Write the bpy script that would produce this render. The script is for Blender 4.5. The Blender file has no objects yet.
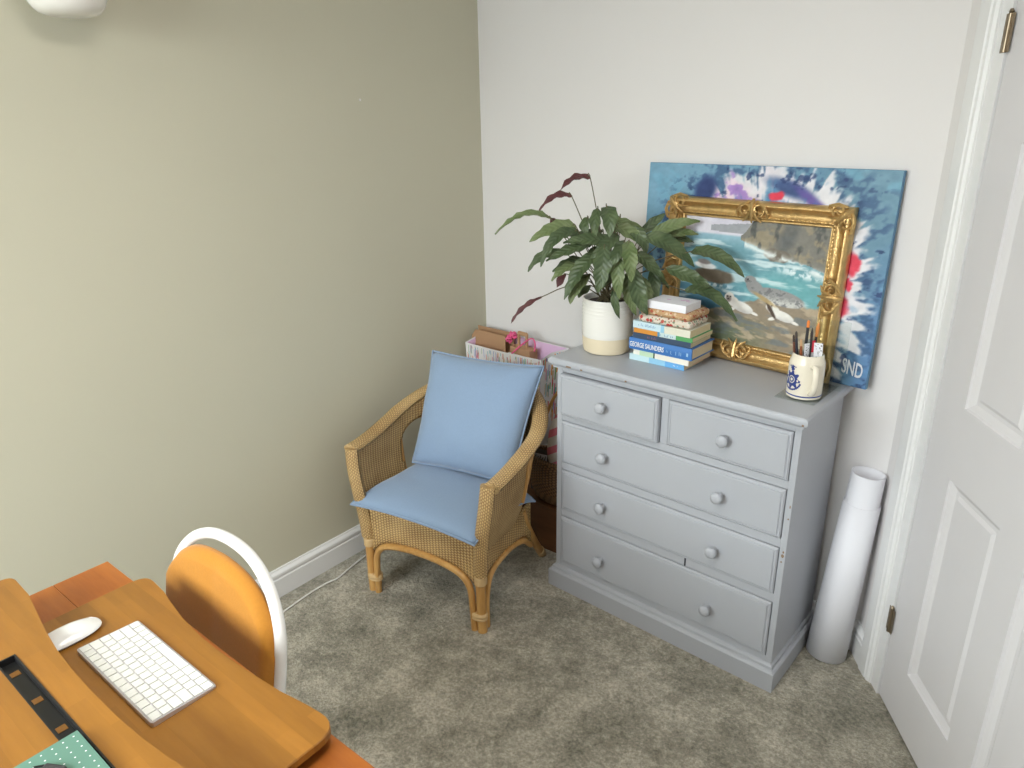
import bpy, bmesh, math, random
import numpy as np
from mathutils import Vector, Matrix

random.seed(7)
np.random.seed(7)
scene = bpy.context.scene
COL = scene.collection

# ------------------------------------------------------------------ camera, world, daylight, exposure
def make_camera():
    f, yaw, pitch, roll = 719.5, 0.67864, 0.34999, -0.01632
    fw = Vector((-math.sin(yaw)*math.cos(pitch), math.cos(yaw)*math.cos(pitch), -math.sin(pitch)))
    r = fw.cross(Vector((0, 0, 1))).normalized()
    u = r.cross(fw)
    c, s = math.cos(roll), math.sin(roll)
    r2, u2 = r*c+u*s, u*c-r*s
    cam = bpy.data.cameras.new('camera')
    cam.sensor_width = 36.0
    cam.lens = f*36.0/1024.0
    cam.clip_start = 0.02
    o = bpy.data.objects.new('camera', cam)
    m = Matrix((r2, u2, -fw)).transposed().to_4x4()
    m.translation = Vector((2.15359, -2.48561, 1.6854))
    o.matrix_world = m
    COL.objects.link(o)
    scene.camera = o
make_camera()

ROOM_Y = -3.75          # wall with the window, behind the desk
ROOM_X = 2.95
CEIL = 2.46
WIN = (0.10, 1.66, 0.92, 2.34)   # x0, x1, z0, z1 of the window opening

world = bpy.data.worlds.new('world')
scene.world = world
world.use_nodes = True
bg = world.node_tree.nodes['Background']
bg.inputs[0].default_value = (0.86, 0.93, 1.0, 1)
bg.inputs[1].default_value = 3.0

al = bpy.data.lights.new('daylight', 'AREA')
al.shape = 'RECTANGLE'
al.size = 5.0
al.size_y = 3.0
al.energy = 820.0
al.color = (0.95, 0.98, 1.0)
alo = bpy.data.objects.new('daylight', al)
alo.location = (0.95, ROOM_Y-1.5, 2.95)
alo.rotation_euler = Vector((-0.05, 1.0, -0.7)).to_track_quat('-Z', 'Y').to_euler()
COL.objects.link(alo)

vs = scene.view_settings
vs.view_transform = 'Standard'
vs.look = 'None'
vs.gamma = 1.0
vs.exposure = 0.0
vs.use_curve_mapping = False

# ------------------------------------------------------------------ materials
def lin(c):
    out = []
    for x in c[:3]:
        x = x/255.0
        out.append(x/12.92 if x <= 0.04045 else ((x+0.055)/1.055)**2.4)
    return tuple(out)

def newmat(name):
    m = bpy.data.materials.new(name)
    m.use_nodes = True
    nt = m.node_tree
    b = nt.nodes['Principled BSDF']
    return m, nt, b

def N(nt, t, **kw):
    n = nt.nodes.new(t)
    for k, v in kw.items():
        setattr(n, k, v)
    return n

def mix(nt, fac, a, b):
    n = N(nt, 'ShaderNodeMix', data_type='RGBA')
    for i, v in ((0, fac), (6, a), (7, b)):
        if hasattr(v, 'is_output'):
            nt.links.new(v, n.inputs[i])
        else:
            n.inputs[i].default_value = v if i == 0 else (*v[:3], 1)
    return n.outputs[2]

def math_(nt, op, a, b=None):
    n = N(nt, 'ShaderNodeMath', operation=op)
    for i, v in enumerate((a, b)):
        if v is None:
            continue
        if hasattr(v, 'is_output'):
            nt.links.new(v, n.inputs[i])
        else:
            n.inputs[i].default_value = v
    return n.outputs[0]

def noise(nt, coord, scale, detail=3.0, rough=0.5, stretch=None):
    n = N(nt, 'ShaderNodeTexNoise')
    n.inputs['Scale'].default_value = scale
    n.inputs['Detail'].default_value = detail
    n.inputs['Roughness'].default_value = rough
    if stretch:
        mp = N(nt, 'ShaderNodeMapping')
        mp.inputs['Scale'].default_value = stretch
        nt.links.new(coord, mp.inputs[0])
        coord = mp.outputs[0]
    nt.links.new(coord, n.inputs['Vector'])
    return n.outputs[0]

def ramp(nt, fac, stops):
    r = N(nt, 'ShaderNodeValToRGB')
    cr = r.color_ramp
    while len(cr.elements) < len(stops):
        cr.elements.new(0.5)
    for e, (p, c) in zip(cr.elements, stops):
        e.position = p
        e.color = (*c[:3], 1)
    nt.links.new(fac, r.inputs[0])
    return r.outputs[0]

def bump(nt, bsdf, height, strength=0.2, dist=0.01):
    n = N(nt, 'ShaderNodeBump')
    n.inputs['Strength'].default_value = strength
    n.inputs['Distance'].default_value = dist
    nt.links.new(height, n.inputs['Height'])
    nt.links.new(n.outputs[0], bsdf.inputs['Normal'])

def plain(name, rgb, rough=0.5, metal=0.0, var=0.06, vscale=12.0, bscale=0.0, bstr=0.1, sheen=0.0, spec=None):
    m, nt, b = newmat(name)
    c = lin(rgb)
    tc = N(nt, 'ShaderNodeTexCoord').outputs['Object']
    nz = noise(nt, tc, vscale)
    col = mix(nt, nz, tuple(x*(1-var) for x in c), tuple(min(1, x*(1+var)) for x in c))
    nt.links.new(col, b.inputs['Base Color'])
    b.inputs['Roughness'].default_value = rough
    b.inputs['Metallic'].default_value = metal
    if spec is not None:
        b.inputs['Specular IOR Level'].default_value = spec
    if sheen:
        b.inputs['Sheen Weight'].default_value = sheen
    if bscale:
        bump(nt, b, noise(nt, tc, bscale, 2.0), bstr, 0.003)
    return m

def wood(name, rgb1, rgb2, stretch, scale=6.0, rough=0.35, bstr=0.05, planks=0.0):
    m, nt, b = newmat(name)
    tc = N(nt, 'ShaderNodeTexCoord').outputs['Object']
    n1 = noise(nt, tc, scale, 5.0, 0.62, stretch)
    n2 = noise(nt, tc, scale*6, 3.0, 0.6, stretch)
    f = math_(nt, 'ADD', math_(nt, 'MULTIPLY', n1, 0.72), math_(nt, 'MULTIPLY', n2, 0.28))
    col = ramp(nt, f, [(0.36, lin(rgb1)), (0.64, lin(rgb2))])
    if planks:
        sx = N(nt, 'ShaderNodeSeparateXYZ')
        nt.links.new(tc, sx.inputs[0])
        br = N(nt, 'ShaderNodeTexBrick')
        br.inputs['Scale'].default_value = 1.0
        br.inputs['Brick Width'].default_value = planks*6
        br.inputs['Row Height'].default_value = planks
        br.inputs['Mortar Size'].default_value = 0.0
        br.inputs['Color1'].default_value = (0.84, 0.84, 0.84, 1)
        br.inputs['Color2'].default_value = (1.06, 1.06, 1.06, 1)
        br.inputs['Mortar'].default_value = (1, 1, 1, 1)
        nt.links.new(tc, br.inputs['Vector'])
        mm = N(nt, 'ShaderNodeMix', data_type='RGBA', blend_type='MULTIPLY')
        mm.inputs[0].default_value = 1.0
        nt.links.new(col, mm.inputs[6])
        nt.links.new(br.outputs[0], mm.inputs[7])
        col = mm.outputs[2]
    nt.links.new(col, b.inputs['Base Color'])
    b.inputs['Roughness'].default_value = rough
    bump(nt, b, n2, bstr, 0.002)
    return m

def weave(name, rgb1, rgb2, su=0.012, sv=0.0085, strength=0.8):
    # interlaced cane: each stake column shifts the weft rows by half a turn; UV is in metres
    m, nt, b = newmat(name)
    uv = N(nt, 'ShaderNodeUVMap').outputs[0]
    sp = N(nt, 'ShaderNodeSeparateXYZ')
    nt.links.new(uv, sp.inputs[0])
    colu = math_(nt, 'DIVIDE', sp.outputs[0], su)
    ph = math_(nt, 'MULTIPLY', math_(nt, 'FLOOR', colu), math.pi)
    v = math_(nt, 'MULTIPLY', sp.outputs[1], 2*math.pi/sv)
    row = math_(nt, 'SINE', math_(nt, 'ADD', v, ph))
    stake = math_(nt, 'SINE', math_(nt, 'MULTIPLY', colu, math.pi))
    stake = math_(nt, 'ABSOLUTE', stake)
    h = math_(nt, 'ADD', math_(nt, 'MULTIPLY', row, 0.25), math_(nt, 'MULTIPLY', stake, 0.5))
    tc = N(nt, 'ShaderNodeTexCoord').outputs['Object']
    nz = noise(nt, tc, 9.0)
    f = math_(nt, 'ADD', h, math_(nt, 'MULTIPLY', math_(nt, 'SUBTRACT', nz, 0.5), 0.7))
    col = ramp(nt, f, [(0.0, lin(rgb1)), (0.65, lin(rgb2))])
    nt.links.new(col, b.inputs['Base Color'])
    b.inputs['Roughness'].default_value = 0.5
    bump(nt, b, h, strength, 0.004)
    return m

def colour_attr(name, rough=0.6, bscale=0.0, bstr=0.2):
    m, nt, b = newmat(name)
    a = N(nt, 'ShaderNodeVertexColor', layer_name='Col')
    nt.links.new(a.outputs[0], b.inputs['Base Color'])
    b.inputs['Roughness'].default_value = rough
    if bscale:
        tc = N(nt, 'ShaderNodeTexCoord').outputs['Object']
        bump(nt, b, noise(nt, tc, bscale, 3.0), bstr, 0.002)
    return m

def clear(name, tint=(0.97, 0.99, 0.98)):
    m, nt, b = newmat(name)
    nt.nodes.remove(b)
    out = [n for n in nt.nodes if n.type == 'OUTPUT_MATERIAL'][0]
    tr = N(nt, 'ShaderNodeBsdfTransparent')
    tr.inputs[0].default_value = (*tint, 1)
    gl = N(nt, 'ShaderNodeBsdfGlossy')
    gl.inputs['Roughness'].default_value = 0.05
    lw = N(nt, 'ShaderNodeLayerWeight')      # grazing gloss, same on both faces of the sheet
    lw.inputs[0].default_value = 0.18
    fr = N(nt, 'ShaderNodeMath', operation='MULTIPLY')
    nt.links.new(lw.outputs['Facing'], fr.inputs[0])
    fr.inputs[1].default_value = 0.55
    mx = N(nt, 'ShaderNodeMixShader')
    nt.links.new(fr.outputs[0], mx.inputs[0])
    nt.links.new(tr.outputs[0], mx.inputs[1])
    nt.links.new(gl.outputs[0], mx.inputs[2])
    nt.links.new(mx.outputs[0], out.inputs[0])
    return m

def carpet_mat():
    m, nt, b = newmat('carpet')
    tc = N(nt, 'ShaderNodeTexCoord').outputs['Object']
    big = noise(nt, tc, 6.5, 6.0, 0.66)
    fine = noise(nt, tc, 125.0, 3.0, 0.75)
    mid = noise(nt, tc, 42.0, 3.0, 0.6)
    f = math_(nt, 'ADD', math_(nt, 'MULTIPLY', big, 0.6), math_(nt, 'ADD', math_(nt, 'MULTIPLY', fine, 0.55), math_(nt, 'MULTIPLY', mid, 0.22)))
    col = ramp(nt, f, [(0.52, lin((104, 103, 90))), (0.685, lin((156, 150, 135))), (0.86, lin((208, 201, 185)))])
    nt.links.new(col, b.inputs['Base Color'])
    b.inputs['Roughness'].default_value = 0.95
    b.inputs['Specular IOR Level'].default_value = 0.1
    b.inputs['Sheen Weight'].default_value = 0.25
    hh = math_(nt, 'ADD', math_(nt, 'MULTIPLY', fine, 0.6), mid)
    bump(nt, b, hh, 0.75, 0.012)
    return m

M = {}
M['sage'] = plain('sage_wall_paint', (201, 197, 176), 0.75, var=0.02, vscale=3, bscale=120, bstr=0.04)
M['white_wall'] = plain('white_wall_paint', (228, 225, 224), 0.75, var=0.015, vscale=3, bscale=120, bstr=0.04)
M['ceiling'] = plain('ceiling_paint', (244, 242, 238), 0.8, var=0.01)
M['gloss'] = plain('white_gloss_paint', (232, 232, 232), 0.3, var=0.015, bscale=60, bstr=0.02)
M['door'] = plain('door_paint', (214, 212, 214), 0.4, var=0.015, bscale=90, bstr=0.04)
M['carpet'] = carpet_mat()
M['grey'] = plain('grey_furniture_paint', (175, 178, 185), 0.42, var=0.03, vscale=8, bscale=70, bstr=0.05)
M['bare'] = plain('bare_wood_chip', (136, 112, 90), 0.6, var=0.15, vscale=80)
M['chipdark'] = plain('dark_mark', (38, 38, 46), 0.6)
M['steel'] = plain('steel', (190, 185, 175), 0.3, metal=0.9)
M['brass'] = plain('aged_brass', (150, 136, 116), 0.35, metal=0.9)
M['glaze'] = plain('white_glaze', (236, 234, 228), 0.22, var=0.03, vscale=14)
M['clay'] = plain('cream_clay', (226, 212, 184), 0.6, var=0.04, vscale=30, bscale=140, bstr=0.06)
M['soil'] = plain('soil', (48, 38, 30), 0.95, var=0.3, vscale=60, bscale=80, bstr=0.8)
M['glass'] = clear('clear_glass')
M['acrylic'] = clear('clear_acrylic', (0.95, 0.97, 0.96))
M['rattan'] = weave('woven_rattan', (128, 92, 48), (214, 182, 128), 0.013, 0.010)
M['braid'] = weave('braided_rattan', (140, 102, 56), (216, 184, 130), 0.008, 0.012)
M['cane'] = wood('cane', (176, 126, 66), (214, 168, 102), (1, 1, 0.15), 14, 0.35)
M['binding'] = plain('cane_binding', (208, 176, 128), 0.5, var=0.1, vscale=90, bscale=200, bstr=0.3)
M['blue'] = plain('blue_linen', (134, 156, 184), 0.9, var=0.05, vscale=160, bscale=420, bstr=0.25, sheen=0.3)
M['pine'] = wood('orange_pine', (164, 90, 34), (196, 118, 48), (0.16, 1, 1), 9, 0.33, planks=0.12)
M['bamboo'] = wood('bamboo_board', (140, 92, 34), (170, 116, 46), (0.12, 1, 1), 8, 0.35, planks=0.03)
M['tube'] = plain('white_painted_tube', (244, 243, 240), 0.25, var=0.01)
M['ochre'] = plain('ochre_fabric', (188, 124, 30), 0.8, var=0.09, vscale=140, bscale=300, bstr=0.2, sheen=0.2)
M['black'] = plain('black_plastic', (30, 30, 31), 0.45, var=0.1)
M['alu'] = plain('aluminium', (206, 202, 206), 0.35, metal=0.6, var=0.02)
M['key'] = plain('white_keycap', (226, 225, 219), 0.45, var=0.01)
M['mouse'] = plain('white_mouse_shell', (240, 240, 238), 0.12, var=0.01)
M['mint'] = plain('mint_card', (98, 138, 122), 0.55, var=0.03)
M['paper'] = plain('white_paper', (236, 236, 242), 0.7, var=0.01)
M['page'] = plain('cream_pages', (222, 204, 168), 0.8, var=0.1, vscale=300)
M['opal'] = plain('opal_glass', (236, 233, 226), 0.18, var=0.01)
M['kraft'] = plain('kraft_paper', (176, 138, 104), 0.7, var=0.06, bscale=40, bstr=0.2)
M['pinkin'] = plain('lilac_pink_lining', (226, 190, 222), 0.6, var=0.03)
M['hotpink'] = plain('hot_pink_ribbon', (224, 92, 140), 0.5, var=0.08)
M['bagwhite'] = plain('white_gift_paper', (236, 233, 234), 0.45, var=0.02)
M['brownbox'] = wood('brown_stained_wood', (84, 52, 30), (116, 76, 46), (0.2, 1, 1), 7, 0.5)
M['wicker'] = weave('brown_wicker', (70, 46, 28), (146, 108, 72), 0.016, 0.012, 1.0)
M['cable'] = plain('white_cable', (232, 230, 226), 0.4)
M['gold'] = plain('gilt', (206, 172, 116), 0.33, metal=0.8, var=0.35, vscale=40, bscale=150, bstr=0.7)
M['gold_dark'] = plain('dark_gilt', (128, 84, 40), 0.42, metal=0.6, var=0.3, vscale=40)
M['leaf'] = None
M['stem'] = plain('plant_stem', (92, 84, 58), 0.6, var=0.2, vscale=40)

def leaf_mat(name, c1, c2, rough):
    m, nt, b = newmat(name)
    uv = N(nt, 'ShaderNodeUVMap').outputs[0]
    sp = N(nt, 'ShaderNodeSeparateXYZ')
    nt.links.new(uv, sp.inputs[0])
    ab = math_(nt, 'ABSOLUTE', sp.outputs[1])
    vein = math_(nt, 'SINE', math_(nt, 'SUBTRACT', math_(nt, 'MULTIPLY', sp.outputs[0], 80.0), math_(nt, 'MULTIPLY', ab, 9.0)))
    tc = N(nt, 'ShaderNodeTexCoord').outputs['Object']
    nz = noise(nt, tc, 16.0)
    f = math_(nt, 'ADD', math_(nt, 'MULTIPLY', vein, 0.05), nz)
    col = ramp(nt, f, [(0.3, lin(c1)), (0.7, lin(c2))])
    nt.links.new(col, b.inputs['Base Color'])
    b.inputs['Roughness'].default_value = rough
    bump(nt, b, vein, 0.25, 0.003)
    return m
M['leaf'] = leaf_mat('green_leaf', (56, 74, 44), (92, 108, 72), 0.4)
M['leafyoung'] = leaf_mat('young_green_leaf', (84, 104, 58), (128, 140, 98), 0.42)
M['leafpurple'] = leaf_mat('purple_leaf_underside', (74, 36, 40), (104, 58, 58), 0.5)

# ------------------------------------------------------------------ mesh building
WL = {}      # world origin of every object made here

def V(*a):
    return Vector(a)

class MB:
    def __init__(self):
        self.v, self.f, self.uv, self.mi = [], [], {}, []
    def add(self, pts, faces, mi=0, uvs=None):
        b = len(self.v)
        self.v += [Vector(p) for p in pts]
        for f in faces:
            self.f.append(tuple(b+i for i in f))
            self.mi.append(mi)
        if uvs is not None:
            for i, q in enumerate(uvs):
                self.uv[b+i] = q
        return b
    def box(self, lo, hi, fr=None, mi=0):
        x0, y0, z0 = lo
        x1, y1, z1 = hi
        P = [V(x, y, z) for z in (z0, z1) for x, y in ((x0, y0), (x1, y0), (x1, y1), (x0, y1))]
        if fr:
            P = [fr(*q) for q in P]
        self.add(P, [(3, 2, 1, 0), (4, 5, 6, 7), (0, 1, 5, 4), (1, 2, 6, 5), (2, 3, 7, 6), (3, 0, 4, 7)], mi)
        return self
    def prism(self, outline, a, b, mi=0):
        # outline: list of points -> function a(p) and b(p) give the two end rings
        n = len(outline)
        A = [a(q) for q in outline]
        B = [b(q) for q in outline]
        self.add(A+B, [tuple(reversed(range(n))), tuple(range(n, 2*n))]+[(i, (i+1) % n, n+(i+1) % n, n+i) for i in range(n)], mi)
        return self
    def tube(self, path, r, n=10, cap=True, closed=False, mi=0, ref=None, squash=1.0):
        path = [Vector(q) for q in path]
        m = len(path)
        rs = r if isinstance(r, (list, tuple)) else [r]*m
        pts, uvs = [], []
        L = 0.0
        pn = None
        for i in range(m):
            if closed:
                t = path[(i+1) % m]-path[i-1]
            else:
                t = path[min(i+1, m-1)]-path[max(i-1, 0)]
            t.normalize()
            if ref is not None:
                nn = ref(i) if callable(ref) else Vector(ref)
                nn = (nn-t*nn.dot(t)).normalized()
            elif pn is None:
                nn = t.orthogonal().normalized()
            else:
                nn = (pn-t*pn.dot(t)).normalized()
            pn = nn
            bn = t.cross(nn)
            if i:
                L += (path[i]-path[i-1]).length
            for k in range(n):
                a = 2*math.pi*k/n
                pts.append(path[i]+nn*(math.cos(a)*rs[i])+bn*(math.sin(a)*rs[i]*squash))
                uvs.append((2*math.pi*rs[i]*k/n, L))
        fs = []
        for i in range(m if closed else m-1):
            j = (i+1) % m
            for k in range(n):
                k2 = (k+1) % n
                fs.append((i*n+k, i*n+k2, j*n+k2, j*n+k))
        if cap and not closed:
            fs.append(tuple(reversed(range(n))))
            fs.append(tuple(range((m-1)*n, m*n)))
        self.add(pts, fs, mi, uvs)
        return self
    def lathe(self, prof, o, ax=(0, 0, 1), n=24, mi=0, squash=None):
        ax = Vector(ax).normalized()
        a = ax.orthogonal().normalized() if abs(ax.z) < 0.99 else V(1, 0, 0)
        b = ax.cross(a)
        pts, fs, uvs = [], [], []
        m = len(prof)
        L = 0.0
        for j, (r, h) in enumerate(prof):
            if j:
                L += math.hypot(prof[j][0]-prof[j-1][0], prof[j][1]-prof[j-1][1])
            for k in range(n):
                t = 2*math.pi*k/n
                sx, sy = squash if squash else (1, 1)
                pts.append(Vector(o)+a*(r*math.cos(t)*sx)+b*(r*math.sin(t)*sy)+ax*h)
                uvs.append((2*math.pi*max(r, 0.01)*k/n, L))
        for j in range(m-1):
            for k in range(n):
                k2 = (k+1) % n
                fs.append((j*n+k, j*n+k2, (j+1)*n+k2, (j+1)*n+k))
        fs.append(tuple(reversed(range(n))))
        fs.append(tuple(range((m-1)*n, m*n)))
        self.add(pts, fs, mi, uvs)
        return self
    def grid(self, fn, nu, nv, mi=0, skip=None, uvfn=None, wrapu=False):
        pts, uvs = [], []
        for j in range(nv+1):
            for i in range(nu+1):
                pts.append(fn(i/nu, j/nv))
                if uvfn:
                    uvs.append(uvfn(i/nu, j/nv))
        fs = []
        for j in range(nv):
            for i in range(nu):
                if skip and skip((i+0.5)/nu, (j+0.5)/nv):
                    continue
                q = j*(nu+1)+i
                fs.append((q, q+1, q+nu+2, q+nu+1))
        self.add(pts, fs, mi, uvs if uvfn else None)
        return self
    def build(self, name, mats, parent=None, smooth=False, bevel=0.0, solid=0.0, sub=0, origin=None, angle=40):
        if not isinstance(mats, (list, tuple)):
            mats = [mats]
        mats = [M[k] if isinstance(k, str) else k for k in mats]
        if origin is None:
            lo = [min(q[i] for q in self.v) for i in range(3)]
            hi = [max(q[i] for q in self.v) for i in range(3)]
            origin = V((lo[0]+hi[0])/2, (lo[1]+hi[1])/2, lo[2])
        origin = Vector(origin)
        me = bpy.data.meshes.new(name)
        me.from_pydata([tuple(q-origin) for q in self.v], [], self.f)
        for m in mats:
            me.materials.append(m)
        me.polygons.foreach_set('material_index', self.mi)
        if self.uv:
            lay = me.uv_layers.new(name='UVMap')
            for lp in me.loops:
                lay.data[lp.index].uv = self.uv.get(lp.vertex_index, (0, 0))
        if smooth:
            me.polygons.foreach_set('use_smooth', [True]*len(me.polygons))
            me.set_sharp_from_angle(angle=math.radians(angle))
        me.update()
        o = bpy.data.objects.new(name, me)
        COL.objects.link(o)
        place(o, origin, parent)
        if solid:
            md = o.modifiers.new('solid', 'SOLIDIFY')
            md.thickness = abs(solid)
            md.offset = -1.0 if solid > 0 else 1.0
        if bevel:
            md = o.modifiers.new('bevel', 'BEVEL')
            md.width = bevel
            md.segments = 2
            md.limit_method = 'ANGLE'
            md.angle_limit = math.radians(35)
        if sub:
            md = o.modifiers.new('sub', 'SUBSURF')
            md.levels = sub
            md.render_levels = sub
        return o

def place(o, origin, parent):
    WL[o.name] = Vector(origin)
    if parent is not None:
        o.parent = parent
        o.location = Vector(origin)-WL[parent.name]
    else:
        o.location = Vector(origin)

def tag(o, label=None, cat=None, group=None, kind=None):
    for k, v in (('label', label), ('category', cat), ('group', group), ('kind', kind)):
        if v:
            o[k] = v
    return o

def thing(name, loc, label, cat, group=None):
    o = bpy.data.objects.new(name, None)
    o.empty_display_size = 0.05
    COL.objects.link(o)
    place(o, loc, None)
    return tag(o, label, cat, group)

def text_mesh(name, body, size, origin, right, up, mat, parent, extrude=0.0002, align='LEFT', shear=0.0, width=None, font_offset=0.0):
    cu = bpy.data.curves.new('t', 'FONT')
    cu.body = body
    cu.size = size
    cu.align_x = align
    cu.extrude = extrude
    cu.shear = shear
    cu.offset = font_offset
    cu.resolution_u = 3
    to = bpy.data.objects.new('t', cu)
    COL.objects.link(to)
    dg = bpy.context.evaluated_depsgraph_get()
    me = bpy.data.meshes.new_from_object(to.evaluated_get(dg))
    bpy.data.objects.remove(to)
    right, up = Vector(right).normalized(), Vector(up).normalized()
    nrm = right.cross(up)
    xs = [v.co.x for v in me.vertices]
    k = (width/(max(xs)-min(xs))) if width else 1.0
    for v in me.vertices:
        c = v.co.copy()
        v.co = right*(c.x*k)+up*c.y+nrm*c.z
    me.name = name
    me.materials.append(M[mat] if isinstance(mat, str) else mat)
    o = bpy.data.objects.new(name, me)
    COL.objects.link(o)
    place(o, origin, parent)
    return o

def smoothstep(a, b, x):
    t = np.clip((x-a)/(b-a), 0, 1)
    return t*t*(3-2*t)

def vnoise(u, v, s, seed=0):
    # smooth value noise on arrays
    x, y = u*s, v*s
    xi, yi = np.floor(x).astype(int), np.floor(y).astype(int)
    xf, yf = x-xi, y-yi
    xf, yf = xf*xf*(3-2*xf), yf*yf*(3-2*yf)
    def h(a, b):
        q = np.sin(a*127.1+b*311.7+seed*74.7)*43758.5453
        return q-np.floor(q)
    return (h(xi, yi)*(1-xf)+h(xi+1, yi)*xf)*(1-yf)+(h(xi, yi+1)*(1-xf)+h(xi+1, yi+1)*xf)*yf

def fbm(u, v, s, seed=0, o=4):
    t, a = 0, 0.5
    for k in range(o):
        t = t+a*vnoise(u, v, s*2**k, seed+k)
        a *= 0.5
    return t/0.94

def spline(pts, n):
    # Catmull-Rom through pts
    pts = [Vector(q) for q in pts]
    P = [pts[0]*2-pts[1]]+pts+[pts[-1]*2-pts[-2]]
    out = []
    m = len(pts)-1
    for i in range(n+1):
        s = i/n*m
        k = min(int(s), m-1)
        t = s-k
        a, b, c, d = P[k], P[k+1], P[k+2], P[k+3]
        out.append(0.5*((2*b)+(c-a)*t+(2*a-5*b+4*c-d)*t*t+(3*b-a-3*c+d)*t*t*t))
    return out

# ------------------------------------------------------------------ the room
BE = -0.13343
WBX, WBY = math.cos(BE), math.sin(BE)
NBX, NBY = math.sin(BE), -math.cos(BE)
WX = 1.808
WY = WX*math.tan(BE)
TH = 0.58292
DX, DY = math.sin(TH), -math.cos(TH)
NX, NY = -math.cos(TH), -math.sin(TH)

def FB(s, o, z):      # along the back wall, out from it, up
    return V(s*WBX+o*NBX, s*WBY+o*NBY, z)
def FD(s, o, z):      # along the door wall, out from it, up
    return V(WX+s*DX+o*NX, WY+s*DY+o*NY, z)
SB = WX/WBX           # length of the back wall
SD = (ROOM_X-WX)/DX   # length of the door wall
YD = WY+SD*DY

def struct(o):
    o['kind'] = 'structure'
    return o

m = MB()
m.add([(-0.1, ROOM_Y-0.1, 0), (ROOM_X+0.1, ROOM_Y-0.1, 0), (ROOM_X+0.1, 0.15, 0), (-0.1, 0.15, 0),
       (-0.1, ROOM_Y-0.1, -0.1), (ROOM_X+0.1, ROOM_Y-0.1, -0.1), (ROOM_X+0.1, 0.15, -0.1), (-0.1, 0.15, -0.1)],
      [(0, 1, 2, 3), (7, 6, 5, 4), (0, 4, 5, 1), (1, 5, 6, 2), (2, 6, 7, 3), (3, 7, 4, 0)])
struct(m.build('floor', 'carpet'))
struct(MB().box((-0.1, ROOM_Y-0.1, CEIL), (ROOM_X+0.1, 0.15, CEIL+0.1)).build('ceiling', 'ceiling'))
wl_ = struct(MB().box((-0.1, ROOM_Y-0.1, 0), (0, 0.02, CEIL)).build('wall_left', 'sage'))
MB().lathe([(0.0045, 0), (0.0045, 0.0008), (0.002, 0.0016)], (0, -0.657, 1.766), (1, 0, 0), 10).build('filler_dab', 'white_wall', wl_)
MB().box((-0.02, -0.1, 0), (SB+0.05, 0, CEIL), FB).build('wall_back', 'white_wall')['kind'] = 'structure'
D0, D1, DTOP = 0.205, 1.045, 1.985      # door leaf
m = MB()
m.box((-0.03, -0.12, 0), (D0-0.02, 0, CEIL), FD)
m.box((D1+0.02, -0.12, 0), (SD+0.05, 0, CEIL), FD)
m.box((D0-0.02, -0.12, DTOP+0.02), (D1+0.02, 0, CEIL), FD)
m.box((D0-0.02, -0.12, 0), (D1+0.02, -0.10, DTOP+0.02), FD)
struct(m.build('wall_right', 'white_wall'))
struct(MB().box((ROOM_X, ROOM_Y-0.1, 0), (ROOM_X+0.1, YD+0.02, CEIL)).build('wall_side', 'white_wall'))
x0, x1, z0, z1 = WIN
m = MB()
m.box((0, ROOM_Y-0.12, 0), (x0, ROOM_Y, CEIL)).box((x1, ROOM_Y-0.12, 0), (ROOM_X, ROOM_Y, CEIL))
m.box((x0, ROOM_Y-0.12, 0), (x1, ROOM_Y, z0)).box((x0, ROOM_Y-0.12, z1), (x1, ROOM_Y, CEIL))
struct(m.build('wall_rear', 'white_wall'))
# window
w = bpy.data.objects.new('window_1', None)
COL.objects.link(w)
place(w, ((x0+x1)/2, ROOM_Y-0.06, z0), None)
struct(w)
m = MB()
for a, b in (((x0, z0), (x1, z0+0.05)), ((x0, z1-0.05), (x1, z1)), ((x0, z0), (x0+0.05, z1)), ((x1-0.05, z0), (x1, z1)), (((x0+x1)/2-0.03, z0), ((x0+x1)/2+0.03, z1))):
    m.box((a[0], ROOM_Y-0.09, a[1]), (b[0], ROOM_Y-0.04, b[1]))
m.build('window_frame', 'gloss', w, bevel=0.004)
for a, b in ((x0+0.05, (x0+x1)/2-0.03), ((x0+x1)/2+0.03, x1-0.05)):
    MB().box((a, ROOM_Y-0.068, z0+0.05), (b, ROOM_Y-0.062, z1-0.05)).build('pane', 'glass', w)
MB().box((x0-0.04, ROOM_Y-0.04, z0-0.025), (x1+0.04, ROOM_Y+0.06, z0)).build('window_sill', 'gloss', w, bevel=0.005)

# skirting boards, torus profile: (out from the wall, height)
PROF = [(0, 0), (0.018, 0), (0.018, 0.076), (0.0145, 0.080), (0.0145, 0.084), (0.018, 0.090), (0.0175, 0.099), (0.013, 0.106), (0.008, 0.109), (0.006, 0.115), (0, 0.115)]
def skirt(name, fn, s0, s1):
    m = MB().prism(PROF, lambda q: fn(s0, q[0], q[1]), lambda q: fn(s1, q[0], q[1]))
    struct(m.build(name, 'gloss', smooth=True, angle=28))
FL = lambda s, o, z: V(o, -s, z)
skirt('baseboard_left', FL, 0.0, -ROOM_Y)
skirt('baseboard_back', FB, 0.0, SB)
skirt('baseboard_right', FD, 0.0, 0.088)
skirt('baseboard_side', lambda s, o, z: V(ROOM_X-o, YD-s, z), 0.0, YD-ROOM_Y)
skirt('baseboard_rear', lambda s, o, z: V(s, ROOM_Y+o, z), 0.0, ROOM_X)

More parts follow.
